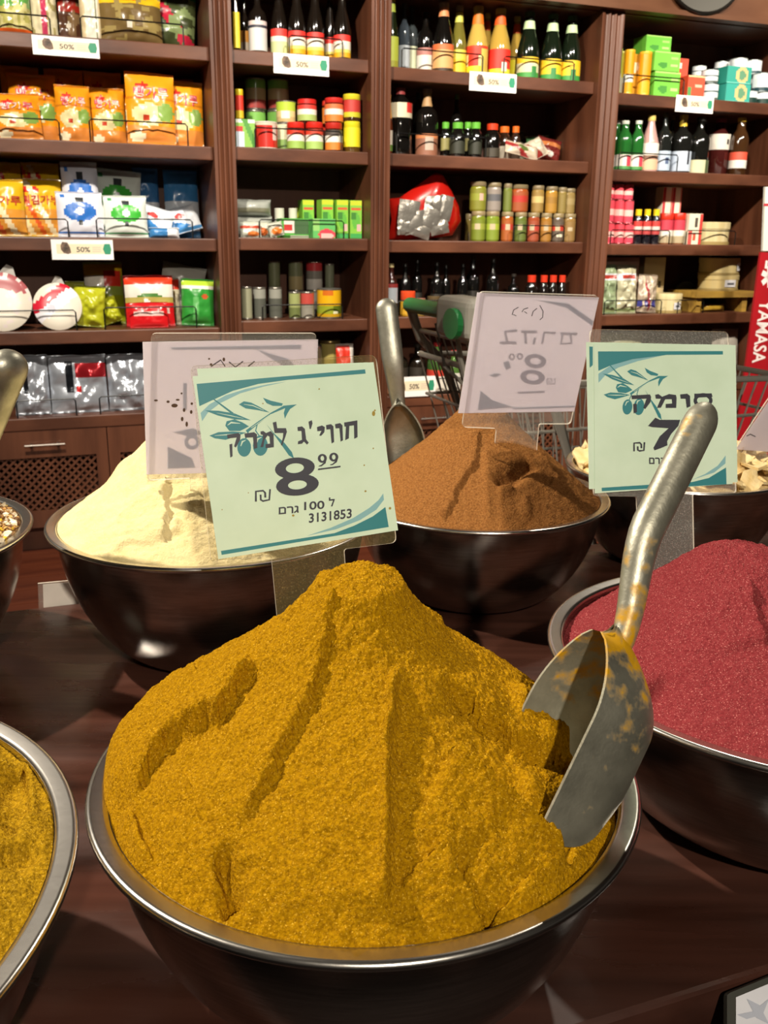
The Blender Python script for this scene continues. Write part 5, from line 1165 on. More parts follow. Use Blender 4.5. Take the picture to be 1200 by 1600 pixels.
# red bag of silver sachets and jars of pickles
u, wd, z0, h = spot_px(2, 2, 617, 733, 262, .03)
t = thing('red_net_bag', 'large glossy red bag full of silver sachets', 'bag', wxyz(u, .12, z0), (0, 0, RZ)); reg(t, 2, 2, u, wd * 1.0, .055, .13, z0, h)
ol = [(-.5, .02), (-.42, .0), (.1, .03), (.38, .08), (.5, .30), (.46, .52), (.36, .72), (.22, .97), (.12, 1.0), (.0, .9), (-.2, .74), (-.36, .62), (-.5, .60), (-.46, .3)]
vs = []; f = []; n = len(ol); cxy = (-.0, .38)
rings = [(1, .0), (.93, .35), (.72, .8), (.4, 1.0), (0.05, 1.05)]
for sgn in (-1, 1):
    for (q, d) in rings:
        for (a, c_) in ol: vs.append(((cxy[0] + (a - cxy[0]) * q) * wd, sgn * d * .055 + .006 * float(vnoise(np.array([a * q]), np.array([c_ * q]), 6, 3)[0]), (cxy[1] + (c_ - cxy[1]) * q) * h))
m_ = len(rings) * n
for sI in (0, 1):
    for j in range(len(rings) - 1):
        for k in range(n): f.append((sI * m_ + j * n + k, sI * m_ + j * n + (k + 1) % n, sI * m_ + (j + 1) * n + (k + 1) % n, sI * m_ + (j + 1) * n + k))
    f.append(tuple(sI * m_ + (len(rings) - 1) * n + k for k in range(n)))
b = MB(); b.add(vs, f); b.build('bag_film', mat('red_film', '#a4160e', .25, coat=.5), t, smooth=True, angle=80)
M_SIL = mat('silver_sachet', '#96928a', .25, .6, bump=.8, bscale=70)
rr = random.Random(4)
for (a, c_, sx, sz, ro) in ((-.30, .40, .22, .30, .1), (-.22, .26, .24, .26, -.2), (.02, .36, .2, .32, .15), (.05, .52, .2, .22, -.1), (.2, .48, .14, .3, .2), (-.14, .14, .22, .16, .3), (.12, .2, .2, .18, -.2), (-.36, .2, .14, .2, .0)):
    b = MB(); W_, H_ = sx * wd * 1.25, sz * h * 1.2
    g = [[((i / 6 - .5) * W_, -.004 - .010 * (1 - abs(i / 3 - 1) ** 3) * (1 - abs(j / 3 - 1) ** 3) + .004 * rr.uniform(-1, 1), (j / 6 - .5) * H_) for i in range(7)] for j in range(7)]
    b.add([p for r_ in g for p in r_], [(j * 7 + i, j * 7 + i + 1, (j + 1) * 7 + i + 1, (j + 1) * 7 + i) for j in range(6) for i in range(6)])
    o = b.build('silver_sachet', M_SIL, t, smooth=True); o.location = (a * wd, -.058, c_ * h); o.rotation_euler = (0, ro, 0)
packet(2, 2, 599, 629, 322, .06, '#8e887e', [('e', .4, .3, .3, .18, '#c8c4b8'), ('r', 0, 1, 0, .1, '#7a1a1c')], 'grey bag of shells squeezed between the post and red bag', th=.08, crinkle=.01)
PJ = ['#6f7c22', '#788a28', '#a05420', '#5c6a2c', '#98482c', '#9a6c2a', '#5c5044', '#8a6c3c']
LJ = ['pickle jar with green fruit and a pale patch', 'pickle jar packed with lime green fruit', 'pickle jar with a red label over orange fruit', 'pickle jar of dull green fruit', 'pickle jar with a red band over pale fruit', 'pickle jar of amber fruit', 'brown pickle jar with a red band over a white panel', 'plain brown pickle jar at the right end']
low = []
for k, (x0, x1) in enumerate(((739, 759), (761, 781), (785, 802), (806, 823), (826, 843), (846, 862), (864, 881), (885, 902))):
    low.append(jar(2, 2, x0, x1, 330 + k * .6, .05, PJ[k], '#8a7a58', (.06, .72, [(.5, PJ[k]), (.3, ['#8c9438', '#9aac34', '#b03426', '#4a5a2c', '#b43e34', '#b8863e', '#b83826', '#8a6c3c'][k]), (.2, PJ[k])], [('#b8a888', -40, 0, .5, .75), ('#d8d0b8' if k == 6 else PJ[k], -30, 30, .1, .4)]), LJ[k] + ' in the lower row', lidh=.14))
UJ = [(738, 761, '#7a7a24', '#8a9030', 'olive jar with a pinkish label'), (763, 784, '#8a8078', '#5a5a5e', 'jar with a grey printed panel'), (787, 799, '#6a7430', '#6a7430', 'narrow green jar'), (801, 827, '#9a4c22', '#b03024', 'wide jar of orange fruit with a red panel'), (833, 850, '#94783e', '#c8b070', 'brown jar with a tan label'), (854, 871, '#a87c2c', '#98702a', 'jar of amber fruit'), (872, 884, '#86743c', '#86743c', 'narrow olive brown jar'), (886, 903, '#8c7642', '#9a8656', 'olive brown jar beside the right post')]
for k, (x0, x1, c1, c2, lb) in enumerate(UJ):
    jar(2, 2, x0, x1, 284 + k * 1.5, .06, c1, '#7a6c50', (.06, .74, [(.45, c1), (.35, c2), (.2, c1)], [('#c8a090' if k == 0 else c2, -35, 5, .5, .8)]), lb + ' in the upper row', zb=low[k], lidh=.14)
for k, (x0, x1) in enumerate(((728, 742), (756, 770), (780, 796))):
    jar(2, 2, x0, x1, 334, .20, '#7c6c38', '#8a7a58', None, 'unlabelled olive jar in the back row', 'unlabelled jars in the back row')
# dark bottles
for k, (x0, x1, yt, ca) in enumerate(((629, 646, 412, '#1d1a18'), (645, 660, 405, '#1a1816'), (676, 694, 410, '#201d1a'), (690, 704, 414, '#1a1816'), (716, 732, 412, '#1a1816'), (731, 751, 400, '#3a3836'), (763, 781, 404, '#26231f'))):
    bottle(2, 3, x0, x1, yt, .12 if k % 2 else .07, 'wine', '#0d0c0b', ca, (.05, .4, [(1, '#26221c')]), 'nearly black glass bottle in a dark row', 'black bottles on the lower shelf')
bottle(2, 3, 603, 622, 412, .05, 'wine', '#3a1a14', '#b8a878', (.25, .62, [(.8, '#a8b0b8'), (.2, '#8c2a28')]), 'red bottle with a pale blue label against the post')
for (x0, x1, y, a, c_, lb) in ((628, 650, 455, '#c89a28', '#d84a24', 'amber jar with a bright red lid'), (648, 662, 466, '#8a7030', '#8a5a4a', 'small amber jar with a dull lid'), (669, 688, 463, '#b8902c', '#5a4a30', 'amber jar behind the cart wires')):
    jar(2, 3, x0, x1, y, .03, a, c_, (.08, .6, [(1, a)], [('#e0d8c0', -15, 25, .3, .9)]), lb, lidh=.34)
for k, (x0, x1, c_) in enumerate(((823, 840, '#c8361e'), (843, 857, '#c8361e'), (856, 870, '#c8361e'), (871, 884, '#c8361e'))):
    bottle(2, 3, x0, x1, 430, .05, 'small', '#140f0c', c_, (.1, .45, [(1, '#4a2a1c')]), 'small dark bottle with a red cap behind the lilac card', 'red capped bottles on the lower shelf')
bottle(2, 3, 795, 812, 428, .08, 'wine', '#0d0c0b', '#2a2622', None, 'black bottle beside the red capped bottles')
# lowest shelf
bottle(2, 4, 672, 700, 536, .06, 'wine', '#3a5a28', '#b03030', (.02, .45, [(.7, '#dcd6c8'), (.3, '#c0382a')]), 'green bottle with a red cap and white label on the lowest shelf')
bottle(2, 4, 700, 722, 548, .06, 'wine', '#4a6a30', '#b03a3a', (.02, .45, [(1, '#d0ccc0')]), 'green bottle half hidden behind the cart chain')
for (x0, x1) in ((612, 640), (642, 668)): bottle(2, 4, x0, x1, 538, .14, 'wine', '#1c1610', '#2a241e', (.05, .5, [(1, '#2c261e')]), 'brown black bottle on the lowest shelf', 'dark bottles on the lowest shelf')
packet(2, 4, 588, 612, 545, .05, '#a87a5a', [('r', 0, 1, .3, .6, '#b8a89a')], 'tan packet beside the upright scoop handle on the lowest shelf', th=.04)

# ================================================================== bay 4
can(3, 0, 953, 968, 76, .03, [(.45, '#c8d8b8'), (.55, '#7ac03a')], 'slim lime green tube tin against the fluted post', lid='#9ac84a', metal=False, name='tea_tin', cat='tin')
can(3, 0, 968, 981, 80, .06, [(.4, '#c0bca8'), (.6, '#c8b838')], 'slim pale yellow tube tin', lid='#d0c45a', metal=False, name='tea_tin', cat='tin')
can(3, 0, 977, 991, 78, .03, [(.25, '#e0a020'), (.2, '#e0dcd0'), (.55, '#e89a1c')], 'slim orange tube tin with a white band', lid='#e8b030', metal=False, name='tea_tin', cat='tin')
carton(3, 0, 989, 1004, 83, .05, '#c8901c', [('e', .5, .7, .3, .12, '#e0d4b0')], 'amber tea box behind the orange tins', name='tea_box')
can(3, 0, 1001, 1018, 81, .03, [(.3, '#e8a828'), (.7, '#e0941a')], 'orange tube tin beside the green boxes', lid='#e8b030', metal=False, patch=[('#4a4a2c', -20, 20, .3, .4)], name='tea_tin', cat='tin')
GB = [('r', 0, 1, .92, 1, '#a8d070'), ('e', .35, .3, .18, .16, '#3f8a30'), ('r', .62, .9, .25, .4, '#a8cc7a'), ('r', .62, .9, .6, .75, '#9cc86a')]
za = carton(3, 0, 1018, 1058, 113, .035, '#6ab83a', GB, 'lime green tea box at the bottom of its stack', dep=.1, name='tea_box')
zb2 = carton(3, 0, 1018, 1058, 82, .035, '#72c040', GB, 'lime green tea box in the middle of its stack', dep=.1, zb=za + .001, name='tea_box')
carton(3, 0, 1005, 1044, 57, .08, '#66b438', GB, 'lime green tea box on top of the stack', dep=.1, zb=zb2 + .001, name='tea_box')
can(3, 0, 957, 975, 58, .22, [(1, '#8e8c82')], 'grey round tin in the back corner', lid='#9a988e', name='tea_tin', cat='tin')
zr = carton(3, 0, 1058, 1075, 120, .07, '#c0442c', [], 'plain red tea box under the small red box', name='tea_box')
carton(3, 0, 1057, 1075, 91, .07, '#c0442c', [('e', .3, .6, .15, .18, '#e0d8c8')], 'small red tea box with a white dot', zb=zr, name='tea_box')
carton(3, 0, 1070, 1096, 119, .03, '#d84a2c', [('r', 0, .18, 0, .5, '#4a8a4a'), ('r', .4, .85, .5, .6, '#e8a890'), ('r', 0, 1, .93, 1, '#e8c890')], 'orange red tea box in front of the stack', name='tea_box')
WC = [(.15, '#5a6460'), (.35, '#dce2e0'), (.1, '#3a5058'), (.4, '#dfe4e4')]
zc = can(3, 0, 1101, 1123, 131, .03, WC, 'white and grey tin at the bottom of a short stack', lid='#8a9494', name='tea_tin', cat='tin')
can(3, 0, 1101, 1123, 109, .03, WC, 'white and grey tin on top of a short stack', lid='#8a9494', zb=zc, name='tea_tin', cat='tin')
TB = [('e', .62, .5, .26, .5, '#c8b078'), ('e', .62, .5, .14, .3, '#5a8a6a'), ('r', 0, 1, 0, .06, '#6ac0b0')]
zt = carton(3, 0, 1129, 1167, 132, .03, '#2f9a8c', TB, 'teal tea box at the bottom of the pair', dep=.07, name='tea_box')
carton(3, 0, 1131, 1169, 105, .03, '#2a9484', TB, 'teal tea box on top of the pair', dep=.07, zb=zt + .001, name='tea_box')
CW = [(.2, '#26424a'), (.5, '#d8e0e2'), (.3, '#e4eaea')]
for k, (x0, x1) in enumerate(((1160, 1182), (1181, 1203), (1203, 1226))):
    zc = can(3, 0, x0, x1, 142 + k * 2, .05, [(.5, '#1f3a34'), (.5, '#dce2e4')], 'dark green and white tin under another tin', 'stacked tins under the white ones', lid='#9aa4a4', name='tea_tin', cat='tin')
    zc = can(3, 0, x0, x1, 112 + k * 2, .05, CW, 'white and dark green tin in the middle of its stack', 'middle tins of the stacks', lid='#9aa4a4', zb=zc, name='tea_tin', cat='tin')
    if k < 2: can(3, 0, x0 - 2, x1 - 2, 88 + k * 3, .05, CW, 'white and dark green tin on top of the tallest stack', 'top tins of the stacks', lid='#b8c0c0', zb=zc, name='tea_tin', cat='tin')
for (x0, x1, y) in ((1085, 1103, 103), (1120, 1138, 96), (1138, 1156, 92)):
    zc = can(3, 0, x0, x1, 122, .20, WC, 'white and grey tin at the foot of a back stack', 'tins at the foot of the back stacks', lid='#8a9494', name='tea_tin', cat='tin')
    can(3, 0, x0, x1, y, .20, WC, 'white and grey tin on top of a back stack', 'tins on the back stacks', lid='#8a9494', zb=zc, name='tea_tin', cat='tin')
# rice wine shelf
bottle(3, 1, 945, 958, 178, .03, 'soju', '#8a6a4a', '#c8c4b8', (.04, .42, [(.6, '#d8d4c8'), (.4, '#c84a3a')]), 'clear bottle with a white label against the fluted post')
SJ = (.03, .32, [(.2, '#4a8a4a'), (.6, '#d8d0c8'), (.2, '#c8c0b8')], 1 and [('#c83a4a', 0, 45, .25, .9)])
for (x0, x1, v, lb) in ((958, 974, .10, 'green glass bottle standing behind the other two'), (969, 990, .03, 'green glass bottle with a white cap, between the two others'), (989, 1007, .03, 'green glass bottle with a white cap beside the pink bottle')):
    bottle(3, 1, x0, x1, 188, v, 'soju', '#1f5a24', '#c8ccc0', SJ, lb, name='wine_bottle')
bottle(3, 1, 1010, 1034, 179, .03, 'cone', '#b8908a', '#c8b060', (.03, .50, [(.4, '#d8a888'), (.15, '#7a5a48'), (.45, '#e0d8cc')]), 'pale pink cone shaped bottle', name='wine_bottle')
bottle(3, 1, 1033, 1053, 176, .04, 'wine', '#181a18', '#4a4a3a', (.03, .36, [(1, '#a8b8c8')], 1 and [('#4a5a7a', -10, 20, .2, .8)]), 'black bottle with a pale blue label beside the pink one', name='wine_bottle')
bottle(3, 1, 1046, 1060, 180, .12, 'wine', '#1a1814', '#8a6a3a', (.03, .3, [(1, '#c8c0c0')]), 'dark bottle half hidden behind the blue labelled one', name='wine_bottle')
bottle(3, 1, 1060, 1087, 178, .03, 'wine', '#141412', '#c8a830', (.03, .37, [(1, '#b4c0d0')], 1 and [('#2a2c34', -5, 12, .4, .9)]), 'black bottle with a yellow neck and pale blue label', neck=(.80, .95, '#c8a830'), name='wine_bottle')
bottle(3, 1, 1087, 1115, 182, .03, 'wine', '#12120f', '#3a3834', (.0, .24, [(1, '#c0bc9a')], 1 and [('#4a5a3a', 5, 30, .1, .9)]), 'black bottle with a low cream label', name='wine_bottle')
bottle(3, 1, 1111, 1127, 182, .10, 'soju', '#1a1614', '#8a8a88', (.1, .3, [(1, '#c8a8ac')]), 'dark bottle with a grey cap in the second row', name='wine_bottle')
bottle(3, 1, 1127, 1155, 180, .05, 'soju', '#3a1412', '#8c2a34', (.45, .72, [(1, '#cfc8bc')], 1 and [('#2a2420', 10, 25, .3, .6)]), 'dark red bottle with a white shoulder label', name='wine_bottle')
bottle(3, 1, 1152, 1174, 180, .03, 'soju', '#3a2412', '#c8a428', (.12, .40, [(.5, '#d8d4cc'), (.5, '#d0503a')]), 'brown bottle with a golden cap and red label', name='wine_bottle')
# pink cans and condiments
base = [None] * 3
for r in range(3):
    for k, (x0, x1) in enumerate(((945, 959), (960, 974), (975, 989))):
        yt = [348, 311, 279][r] + k
        base[k] = can(3, 2, x0, x1, yt, .04, [(.3, '#d0485a'), (.3, '#e8b8b0'), (.4, '#d84a58')], ('pink can in the bottom row of the block', 'pink can in the middle row of the block', 'pink can in the top row of the block')[r], ('pink cans, bottom row', 'pink cans, middle row', 'pink cans, top row')[r], lid='#b85a60', zb=base[k])
for (x0, x1, lb) in ((991, 1003, 'yellow tipped squeeze bottle next to the pink cans'), (1005, 1017, 'squeeze bottle with a bright yellow tip, middle of three'), (1019, 1031, 'squeeze bottle with a bright yellow tip by the red lidded jars')):
    bottle(3, 2, x0, x1, 327, .04, 'small', '#1c1a20', '#d8b81c', (.28, .66, [(.3, '#a83a3a'), (.3, '#d8c0b8'), (.4, '#c83a34')]), lb)
for (x0, x1) in ((1034, 1052), (1054, 1071)):
    jar(3, 2, x0, x1, 333, .03 if x0 > 1040 else .035, '#8a5a3a', '#cc2f1e', (.05, .78, [(.3, '#a89878'), (.25, '#d8d4c8'), (.45, '#c0384a')]), 'red lidded jar with a red and white label among condiments', 'pair of red lidded jars', lidh=.2)
for (x0, x1, y, lb) in ((1032, 1047, 288, 'red and cream box at the back'), (1047, 1061, 289, 'cream box with a maroon stripe at the back'), (1061, 1083, 290, 'cream box with maroon script at the back')):
    carton(3, 2, x0, x1, y, .12, '#dcd4bc', [('r', 0, .3, 0, 1, '#a83036'), ('r', .5, .7, .2, .5, '#8a4a44'), ('r', .85, 1, 0, 1, '#c86058')], lb)
carton(3, 2, 1072, 1093, 334, .03, '#dcd4bc', [('r', .8, 1, 0, 1, '#c83a34'), ('r', 0, .3, 0, .45, '#c8504a'), ('r', .4, .65, .55, .9, '#4a4038'), ('r', .35, .6, .1, .4, '#c8503a')], 'upright cream box with red and black script')
def round_box(bay, row, x0, x1, yt, v, label, zb=None, tagp=None, col='#cbbd92', slats=False, lid=True):
    u, wd, z0, h = spot_px(bay, row, x0, x1, yt, v, zb); r = wd / 2
    t = thing('bamboo_steamer', label, 'steamer', wxyz(u, v + r, z0), (0, 0, RZ)); reg(t, bay, row, u, wd, v, wd, z0, h, True); m = mat('bamboo_' + col.lstrip('#'), col, .6, col2='#b8a878', scale=30, stretch=(1, 1, .1))
    b = MB(); b.lathe([(r * .96, 0), (r * .97, h * .74)], 36); b.build('steamer_wall', m, t, smooth=True)
    b = MB(); b.lathe([(r, h * .70), (r, h * .98), (r * .98, h), (r * .5, h * .985)], 36); b.build('lid', m, t, smooth=True)
    b = MB(); b.lathe([(r, 0), (r * 1.005, h * .02), (r, h * .14)], 36, cap0=False, cap1=False); b.build('hoop', mat('bamboo_hoop', '#94804e', .6), t, smooth=True)
    if tagp:
        s0, s1, q0, q1 = tagp; b = MB(); n = 6
        vs = [(r * 1.012 * math.sin(a), -r * 1.012 * math.cos(a), h * q) for q in (q0, q1) for a in np.linspace(s0, s1, n)]
        b.add(vs, [(i, i + 1, n + i + 1, n + i) for i in range(n - 1)]); b.build('price_sticker', plain('#d8d8dc', .5), t)
        b = MB(); vs = [(r * 1.018 * math.sin(a), -r * 1.018 * math.cos(a), h * q) for q in (q0 + (q1 - q0) * .3, q0 + (q1 - q0) * .6) for a in np.linspace(s0 + (s1 - s0) * .2, s1 - (s1 - s0) * .2, n)]
        b.add(vs, [(i, i + 1, n + i + 1, n + i) for i in range(n - 1)]); b.build('sticker_print', plain('#5a5c64', .5), t)
    return z0 + h
round_box(3, 2, 1089, 1148, 347, .03, 'wide pale bamboo steamer on the condiment shelf')
def disc(row, x0, x1, yt, v, label, col):
    u, wd, z0, h = spot_px(3, row, x0, x1, yt, v); r = wd / 2
    t = thing('round_tray', label, 'tray', wxyz(u, v, z0), (0, 0, RZ)); reg(t, 3, row, u, wd, v - .006, .02 + 2 * r * .12, z0, 2 * r); t.rotation_euler = (Matrix.Rotation(RZ, 3, 'Z') @ Matrix.Rotation(-.12, 3, 'X')).to_euler()
    b = MB(); n = 32; vs = [(q * math.cos(a) * r, y, r + q * r * math.sin(a)) for (q, y) in ((1, -.004), (1, .012), (.9, -.004), (.86, .006)) for a in [2 * math.pi * k / n for k in range(n)]]
    f = []
    for (a_, b_) in ((1, 0), (0, 2), (2, 3)): f += [(a_ * n + k, a_ * n + (k + 1) % n, b_ * n + (k + 1) % n, b_ * n + k) for k in range(n)]
    b.add(vs, f + [tuple(3 * n + k for k in range(n)), tuple(n + k for k in range(n))]); b.build('tray_disc', mat('tray_' + col.lstrip('#'), col, .5), t, smooth=True, angle=40)
disc(2, 1062, 1104, 302, .34, 'brown round tray standing behind the cream boxes', '#6a543a')
disc(3, 1054, 1088, 423, .33, 'grey green round tray standing upright on the low shelf', '#7c7c66')
# lowest visible shelf
CP = [('r', 0, 1, .68, .82, '#c8ccd0'), ('r', .2, .9, .70, .80, '#a8382c'), ('r', 0, 1, 0, .12, '#8a9a6a')]
packet(3, 3, 930, 944, 424, .05, '#b8bcc4', [], 'pale packet against the fluted post', th=.03)
packet(3, 3, 938, 969, 414, .03, '#8fa07c', CP, 'silvery green cellophane packet with a red band', th=.05, crinkle=.012, name='snack_packet')
packet(3, 3, 967, 996, 414, .03, '#a8a488', CP, 'silvery tan cellophane packet with a red band', th=.05, crinkle=.012, name='snack_packet')
carton(3, 3, 942, 994, 402, .12, '#a88470', [], 'plain brown box behind the cellophane packets')
packet(3, 3, 997, 1026, 430, .03, '#9a8a78', [('r', .0, 1, .15, .32, '#3a3a7a'), ('d', .55, .68, 1, .4, '#8c2a30'), ('r', .2, .3, 0, 1, '#c8b8a0'), ('r', .6, .7, 0, 1, '#c8b8a0')], 'pack of wooden chopsticks with a blue band', th=.04, roll=.06, crinkle=.008, name='chopstick_pack')
carton(3, 3, 1011, 1044, 402, .14, '#b8a47c', [('e', .8, .5, .08, .06, '#4a4034')], 'tan box standing behind the chopsticks')
round_box(3, 3, 1031, 1071, 459, .03, 'small pale bamboo steamer with a price sticker', tagp=(-.1, .5, .2, .55))
b_z = ROWS[3][3]
def board(x0, x1, yt, v, th_, label, col):
    u, wd, z0, h = spot_px(3, 3, x0, x1, yt, v); z_top = z0 + h
    t = thing('bamboo_mat', label, 'mat', wxyz(u, v + .12, 0), (0, 0, RZ)); reg(t, 3, 3, u, wd, v, .245, z_top - th_, th_)
    for k in range(7):
        b = MB(); b.box(-wd / 2, wd / 2, -.12 + k * .034, -.12 + k * .034 + .031, z_top - th_, z_top); b.build('slat', mat('mat_' + col.lstrip('#'), col, .55, col2='#8a6a30', scale=20, stretch=(.2, 1, 1)), t)
    for sx in (-wd / 2 + .02, wd / 2 - .05):
        b = MB(); b.box(sx, sx + .03, -.10, .10, z0, z_top - th_); b.build('foot', mat('mat_' + col.lstrip('#')), t)
    return z_top
zt = board(1084, 1173, 455, .02, .03, 'slatted golden bamboo mat on feet under the steamers', '#b8923e')
zs = round_box(3, 3, 1113, 1164, 430, .05, 'bamboo steamer with sticker at the bottom of the pair', zb=zt, tagp=(-.35, .3, .25, .7), col='#c4ae74')
round_box(3, 3, 1115, 1166, 403, .05, 'bamboo steamer with sticker on top of the pair', zb=zs, tagp=(.35, .95, .25, .7), col='#c8b47c')
b = MB()
packet(3, 3, 1096, 1132, 476, .06, '#a8862e', [], 'folded yellow mat lying under the bamboo mat', th=.06, lean=0, name='folded_mat', cat='mat')
packet(3, 4, 935, 1010, 520, .05, '#8c8c70', [], 'olive packet hidden behind the green card on the lowest shelf', th=.06)
packet(3, 4, 1120, 1160, 515, .05, '#b0aa9e', [], 'pale packet showing beside the green card on the lowest shelf', th=.06)

settle_all()

# ------------------------------------------------------------------ sale cards on the shelf edges
def sale(x0, x1, y0, y1, label, v=-.006, tilt=0.):
    ua, zt = wp(x0, y0, v); ub, zb_ = wp(x1, y1, v); wd = ub - ua; h = zt - zb_
    t = thing('sale_card', label, 'sale card', wxyz((ua + ub) / 2, v, zb_), (0, tilt, RZ))
    b = MB(); b.box(-wd / 2, wd / 2, -.0012, .0012, 0, h); o = b.build('card', mat('white_sale_card', '#f2ece8', .5), t)
    b = MB(); b.add([(-.42 * wd, -.0016, .3 * h), (.42 * wd, -.0016, .3 * h), (.42 * wd, -.0016, .78 * h), (-.42 * wd, -.0016, .78 * h)], [(0, 1, 2, 3)]); b.build('band', mat('beige_band', '#e6d6b6', .5), o)
    b = MB(); b.add([(wd * x, -.0020, h * z) for x, z in ((-.35, .72), (-.32, .88), (-.24, .86), (-.20, .6), (-.19, .35), (-.24, .28), (-.31, .34), (-.35, .5))], [tuple(range(8))]); b.build('picture', mat('brown_picture', '#7a6252', .6, col2='#3a3028', scale=60), o)
    tv, tf = text_unit('50%'); b = MB(); b.add([((-.10 + .22 * p[0]) * wd, -.0021, (.38 + .26 * p[1]) * h) for p in tv], tf); b.build('lettering', plain('#4a4440', .5), o)
    b = MB()
    for k in range(3): b.add([((.16 + .14 * q) * wd, -.0020, (.40 + .10 * k + r_) * h) for q, r_ in ((0, 0), (1, 0), (1, .04), (0, .04))], [(0, 1, 2, 3)])
    b.build('fine_print', plain('#c8b8a8', .5), o)
    b = MB(); b.add([(x * wd, -.0021, z * h) for x, z in ((.33, .54), (.36, .80), (.45, .80), (.47, .54), (.45, .28), (.36, .28))], [tuple(range(6))]); b.build('hexagon', plain('#2f8a68', .5), o)
sale(49, 156, 54, 92, 'white 50% sale card on the shelf edge above the orange packets')
sale(79, 178, 374, 406, 'white 50% sale card on the shelf edge below the white packets')
sale(427, 514, 82, 120, 'white 50% sale card on the shelf edge above the jars')
sale(734, 806, 111, 146, 'white 50% sale card on the shelf edge under the amber bottles')
sale(1057, 1113, 148, 178, 'white 50% sale card on the shelf edge under the tea boxes')
sale(612, 680, 590, 618, 'white 50% sale card on the lowest shelf beside the upright scoop')

# ------------------------------------------------------------------ red banner board at the right end
bt = thing('banner_board', 'tall red banner board lettered YAMASA in white at the end of the shelves', 'banner')
nb = -UN; pb = UN * (WD - .35)
def bp(x, y, off=0.): return Vector(at_plane(x, y, pb, nb) + nb * off)
lo = bp(1180, 690); b = MB()
TLp, TRp, BRp, BLp = bp(1189, 394), bp(1250, 398), bp(1222, 690), bp(1150, 690)
ext = (BLp - TLp) * ((BLp.z - .0) / (TLp.z - BLp.z)); ext2 = (BRp - TRp) * (BRp.z / (TRp.z - BRp.z))
b.prism([TLp, TRp, BRp + ext2, BLp + ext], tuple(UN * .012)); b.build('board', mat('banner_red', '#a01820', .4, col2='#94141c', scale=6), bt)
def bmap(s, q): return TLp.lerp(BLp, q).lerp(TRp.lerp(BRp, q), s) + Vector(nb) * .001
tv, tf = text_unit('YAMASA'); b = MB(); b.add([bmap(.12 + p[1] * .30, .24 + .33 * p[0]) for p in tv], tf); b.build('lettering', plain('#e0d4d0', .5), bt)
b = MB()
for a in range(3):
    g = math.radians(20 + 60 * a); d = (math.cos(g), math.sin(g))
    for (cx_, cy_) in ((.28, .12),):
        b.add([bmap(cx_ + .20 * d[0] * k - .05 * d[1] * j, cy_ + .055 * d[1] * k + .014 * d[0] * j) for k, j in ((-1, -1), (1, -1), (1, 1), (-1, 1))], [(0, 1, 2, 3)])
b.add([bmap(.14 + .06 * k, .04 + .04 * j) for k, j in ((0, 0), (1, 0), (1, 1), (0, 1))], [(0, 1, 2, 3)])
b.build('emblem', plain('#e0d4d0', .5), bt)
b = MB(); b.prism([bp(1196, 292), bp(1260, 292), bp(1252, 392), bp(1192, 392)], tuple(UN * .012)); b.build('header', mat('white_header', '#d8d8cc', .5), bt)
b = MB(); b.add([bp(1193, 318, .001), bp(1258, 318, .001), bp(1258, 322, .001), bp(1193, 322, .001)], [(0, 1, 2, 3)]); b.build('header_stripe', plain('#b02a3a', .5), bt)

# ------------------------------------------------------------------ shopping cart in the aisle
ct = thing('shopping_cart', 'wire shopping cart with a green handle in the aisle', 'cart', (.15, 2.05, 0), (0, 0, YAW))
# local frame: x forward (along the shelves), y across (towards the shelves), z up
GR = mat('green_plastic', '#1f7a3e', .35); GY = mat('grey_plastic', '#b0aca0', .45)
HW = .27; ZH = 1.10
b = MB(); b.tube([(0, HW, ZH), (0, .02, ZH)], .018, 14); b.build('handle', GR, ct, smooth=True); b = MB(); b.tube([(0, -.14, ZH - .005), (0, -HW, ZH - .005)], .018, 14); b.build('handle', GR, ct, smooth=True)
b = MB(); b.box(-.035, .04, -.15, .03, ZH - .05, ZH + .038); o = b.build('coin_lock', GY, ct); md = o.modifiers.new('bevel', 'BEVEL'); md.width = .018; md.segments = 3
b = MB(); pts = [(-.037, -.09 + .04 * math.cos(a), ZH - .015 + .032 * math.sin(a)) for a in [2 * math.pi * k / 16 for k in range(16)]]; b.prism(pts, (-.012, 0, 0)); b.build('coin_slot_cover', GR, ct)
b = MB(); b.tube([(-.004, -.02, ZH - .03), (.005, -.03, ZH - .10), (.03, -.05, ZH - .20), (.02, -.05, ZH - .24)], .006, 6); b.build('chain', M_CHROME, ct)
b = MB(); b.box(.008, .03, -.066, -.036, ZH - .33, ZH - .24); b.build('key_tag', mat('dull_red_tag', '#8c3a34', .5), ct)
b = MB()
for s in (-1, 1):
    b.tube([(0, s * HW, ZH), (.03, s * HW, ZH - .08), (.10, s * HW, .95), (.30, s * HW, .42), (.10, s * HW * .95, .20)], .012, 10)
    b.tube([(.10, s * HW * .95, .20), (.85, s * HW * .8, .16)], .012, 10)
b.build('frame', M_CHROME, ct, smooth=True)
FL = .74
b = MB(); RAILZ = .97
top = [(.03, -HW, RAILZ + .01), (FL, -HW * .85, RAILZ - .01), (FL, HW * .85, RAILZ - .01), (.03, HW, RAILZ + .01)]
b.tube(top, .007, 8, closed=True)
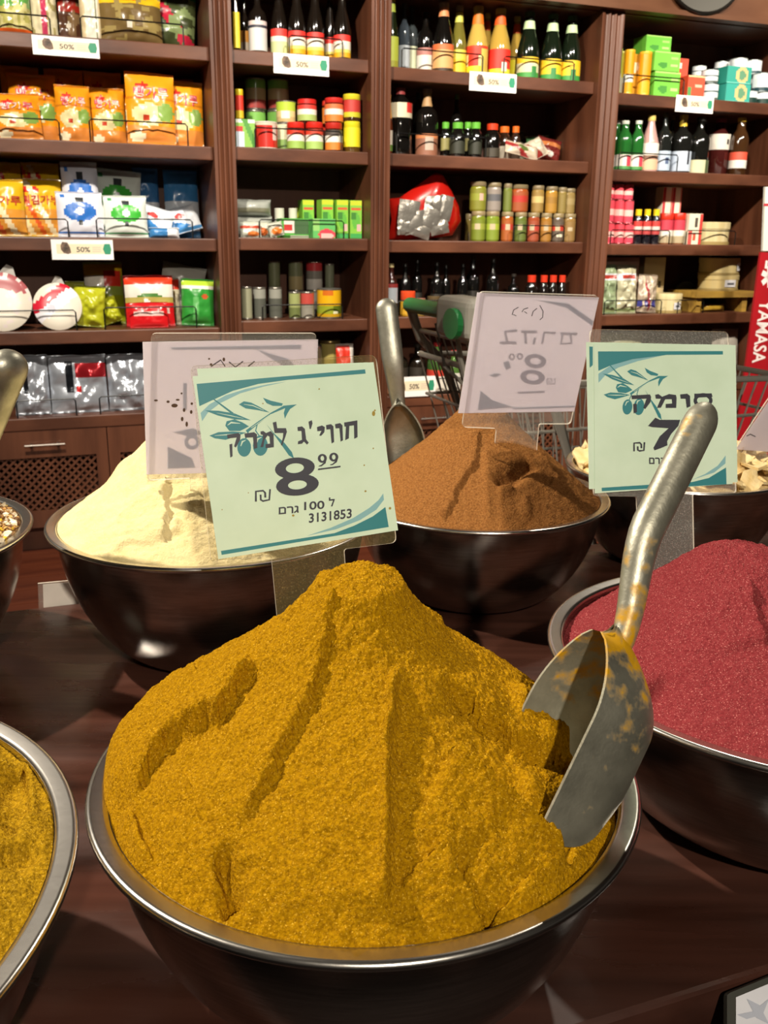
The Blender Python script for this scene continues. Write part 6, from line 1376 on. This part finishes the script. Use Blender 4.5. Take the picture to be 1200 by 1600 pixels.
for (q, zz) in ((.0, .88), (.0, .72), (0, .58)):
    k = (RAILZ - zz) / .5; b.tube([(.03 + .1 * k, -HW + .03 * k, zz), (FL - .1 * k, -HW * .85 + .03 * k, zz), (FL - .1 * k, HW * .85 - .03 * k, zz), (.03 + .1 * k, HW - .03 * k, zz)], .004, 6, closed=True)
b.build('basket_rail', M_CHROME, ct, smooth=True)
def wires(n, f):
    g = MB()
    for i in range(n): g.tube(f(i / (n - 1)), .0022, 5)
    return g
lerp = lambda a, c_, t: tuple(a[k] + (c_[k] - a[k]) * t for k in range(3))
B0 = [(.16, -HW + .05, .48), (FL - .12, -HW * .85 + .05, .50), (FL - .12, HW * .85 - .05, .50), (.16, HW - .05, .48)]
for (i, j, n) in ((0, 1, 22), (1, 2, 15), (2, 3, 22)):
    wires(n, lambda t, i=i, j=j: [lerp(top[i], top[j], t), lerp(B0[i], B0[j], t)]).build('basket_side', M_CHROME, ct)
wires(12, lambda t: [lerp((.02, -HW + .03, ZH - .06), (.02, HW - .03, ZH - .06), t), lerp((.14, -HW + .05, .70), (.14, HW - .05, .70), t), lerp(B0[0], B0[3], t)]).build('basket_back', M_CHROME, ct)
wires(14, lambda t: [lerp(B0[0], B0[3], t), lerp(B0[1], B0[2], t)]).build('basket_bottom', M_CHROME, ct)
b = MB(); b.tube([(.02, -HW + .03, ZH - .06), (.02, HW - .03, ZH - .06)], .006, 8); b.tube([(-.0, .10, ZH - .03), (.02, .09, ZH - .13), (.05, .03, ZH - .17), (.05, -.01, ZH - .13)], .005, 6); b.build('child_seat_rail', M_CHROME, ct, smooth=True)
for (x, y) in ((.12, -HW * .9), (.12, HW * .9), (.80, -HW * .75), (.80, HW * .75)):
    b = MB(); pts = [(x + .06 * math.cos(a), y - .015, .06 + .06 * math.sin(a)) for a in [2 * math.pi * k / 20 for k in range(20)]]; b.prism(pts, (0, .03, 0)); b.tube([(x, y, .06), (x, y, .18)], .012, 8); b.build('wheel', mat('black_rubber', '#161616', .6), ct)
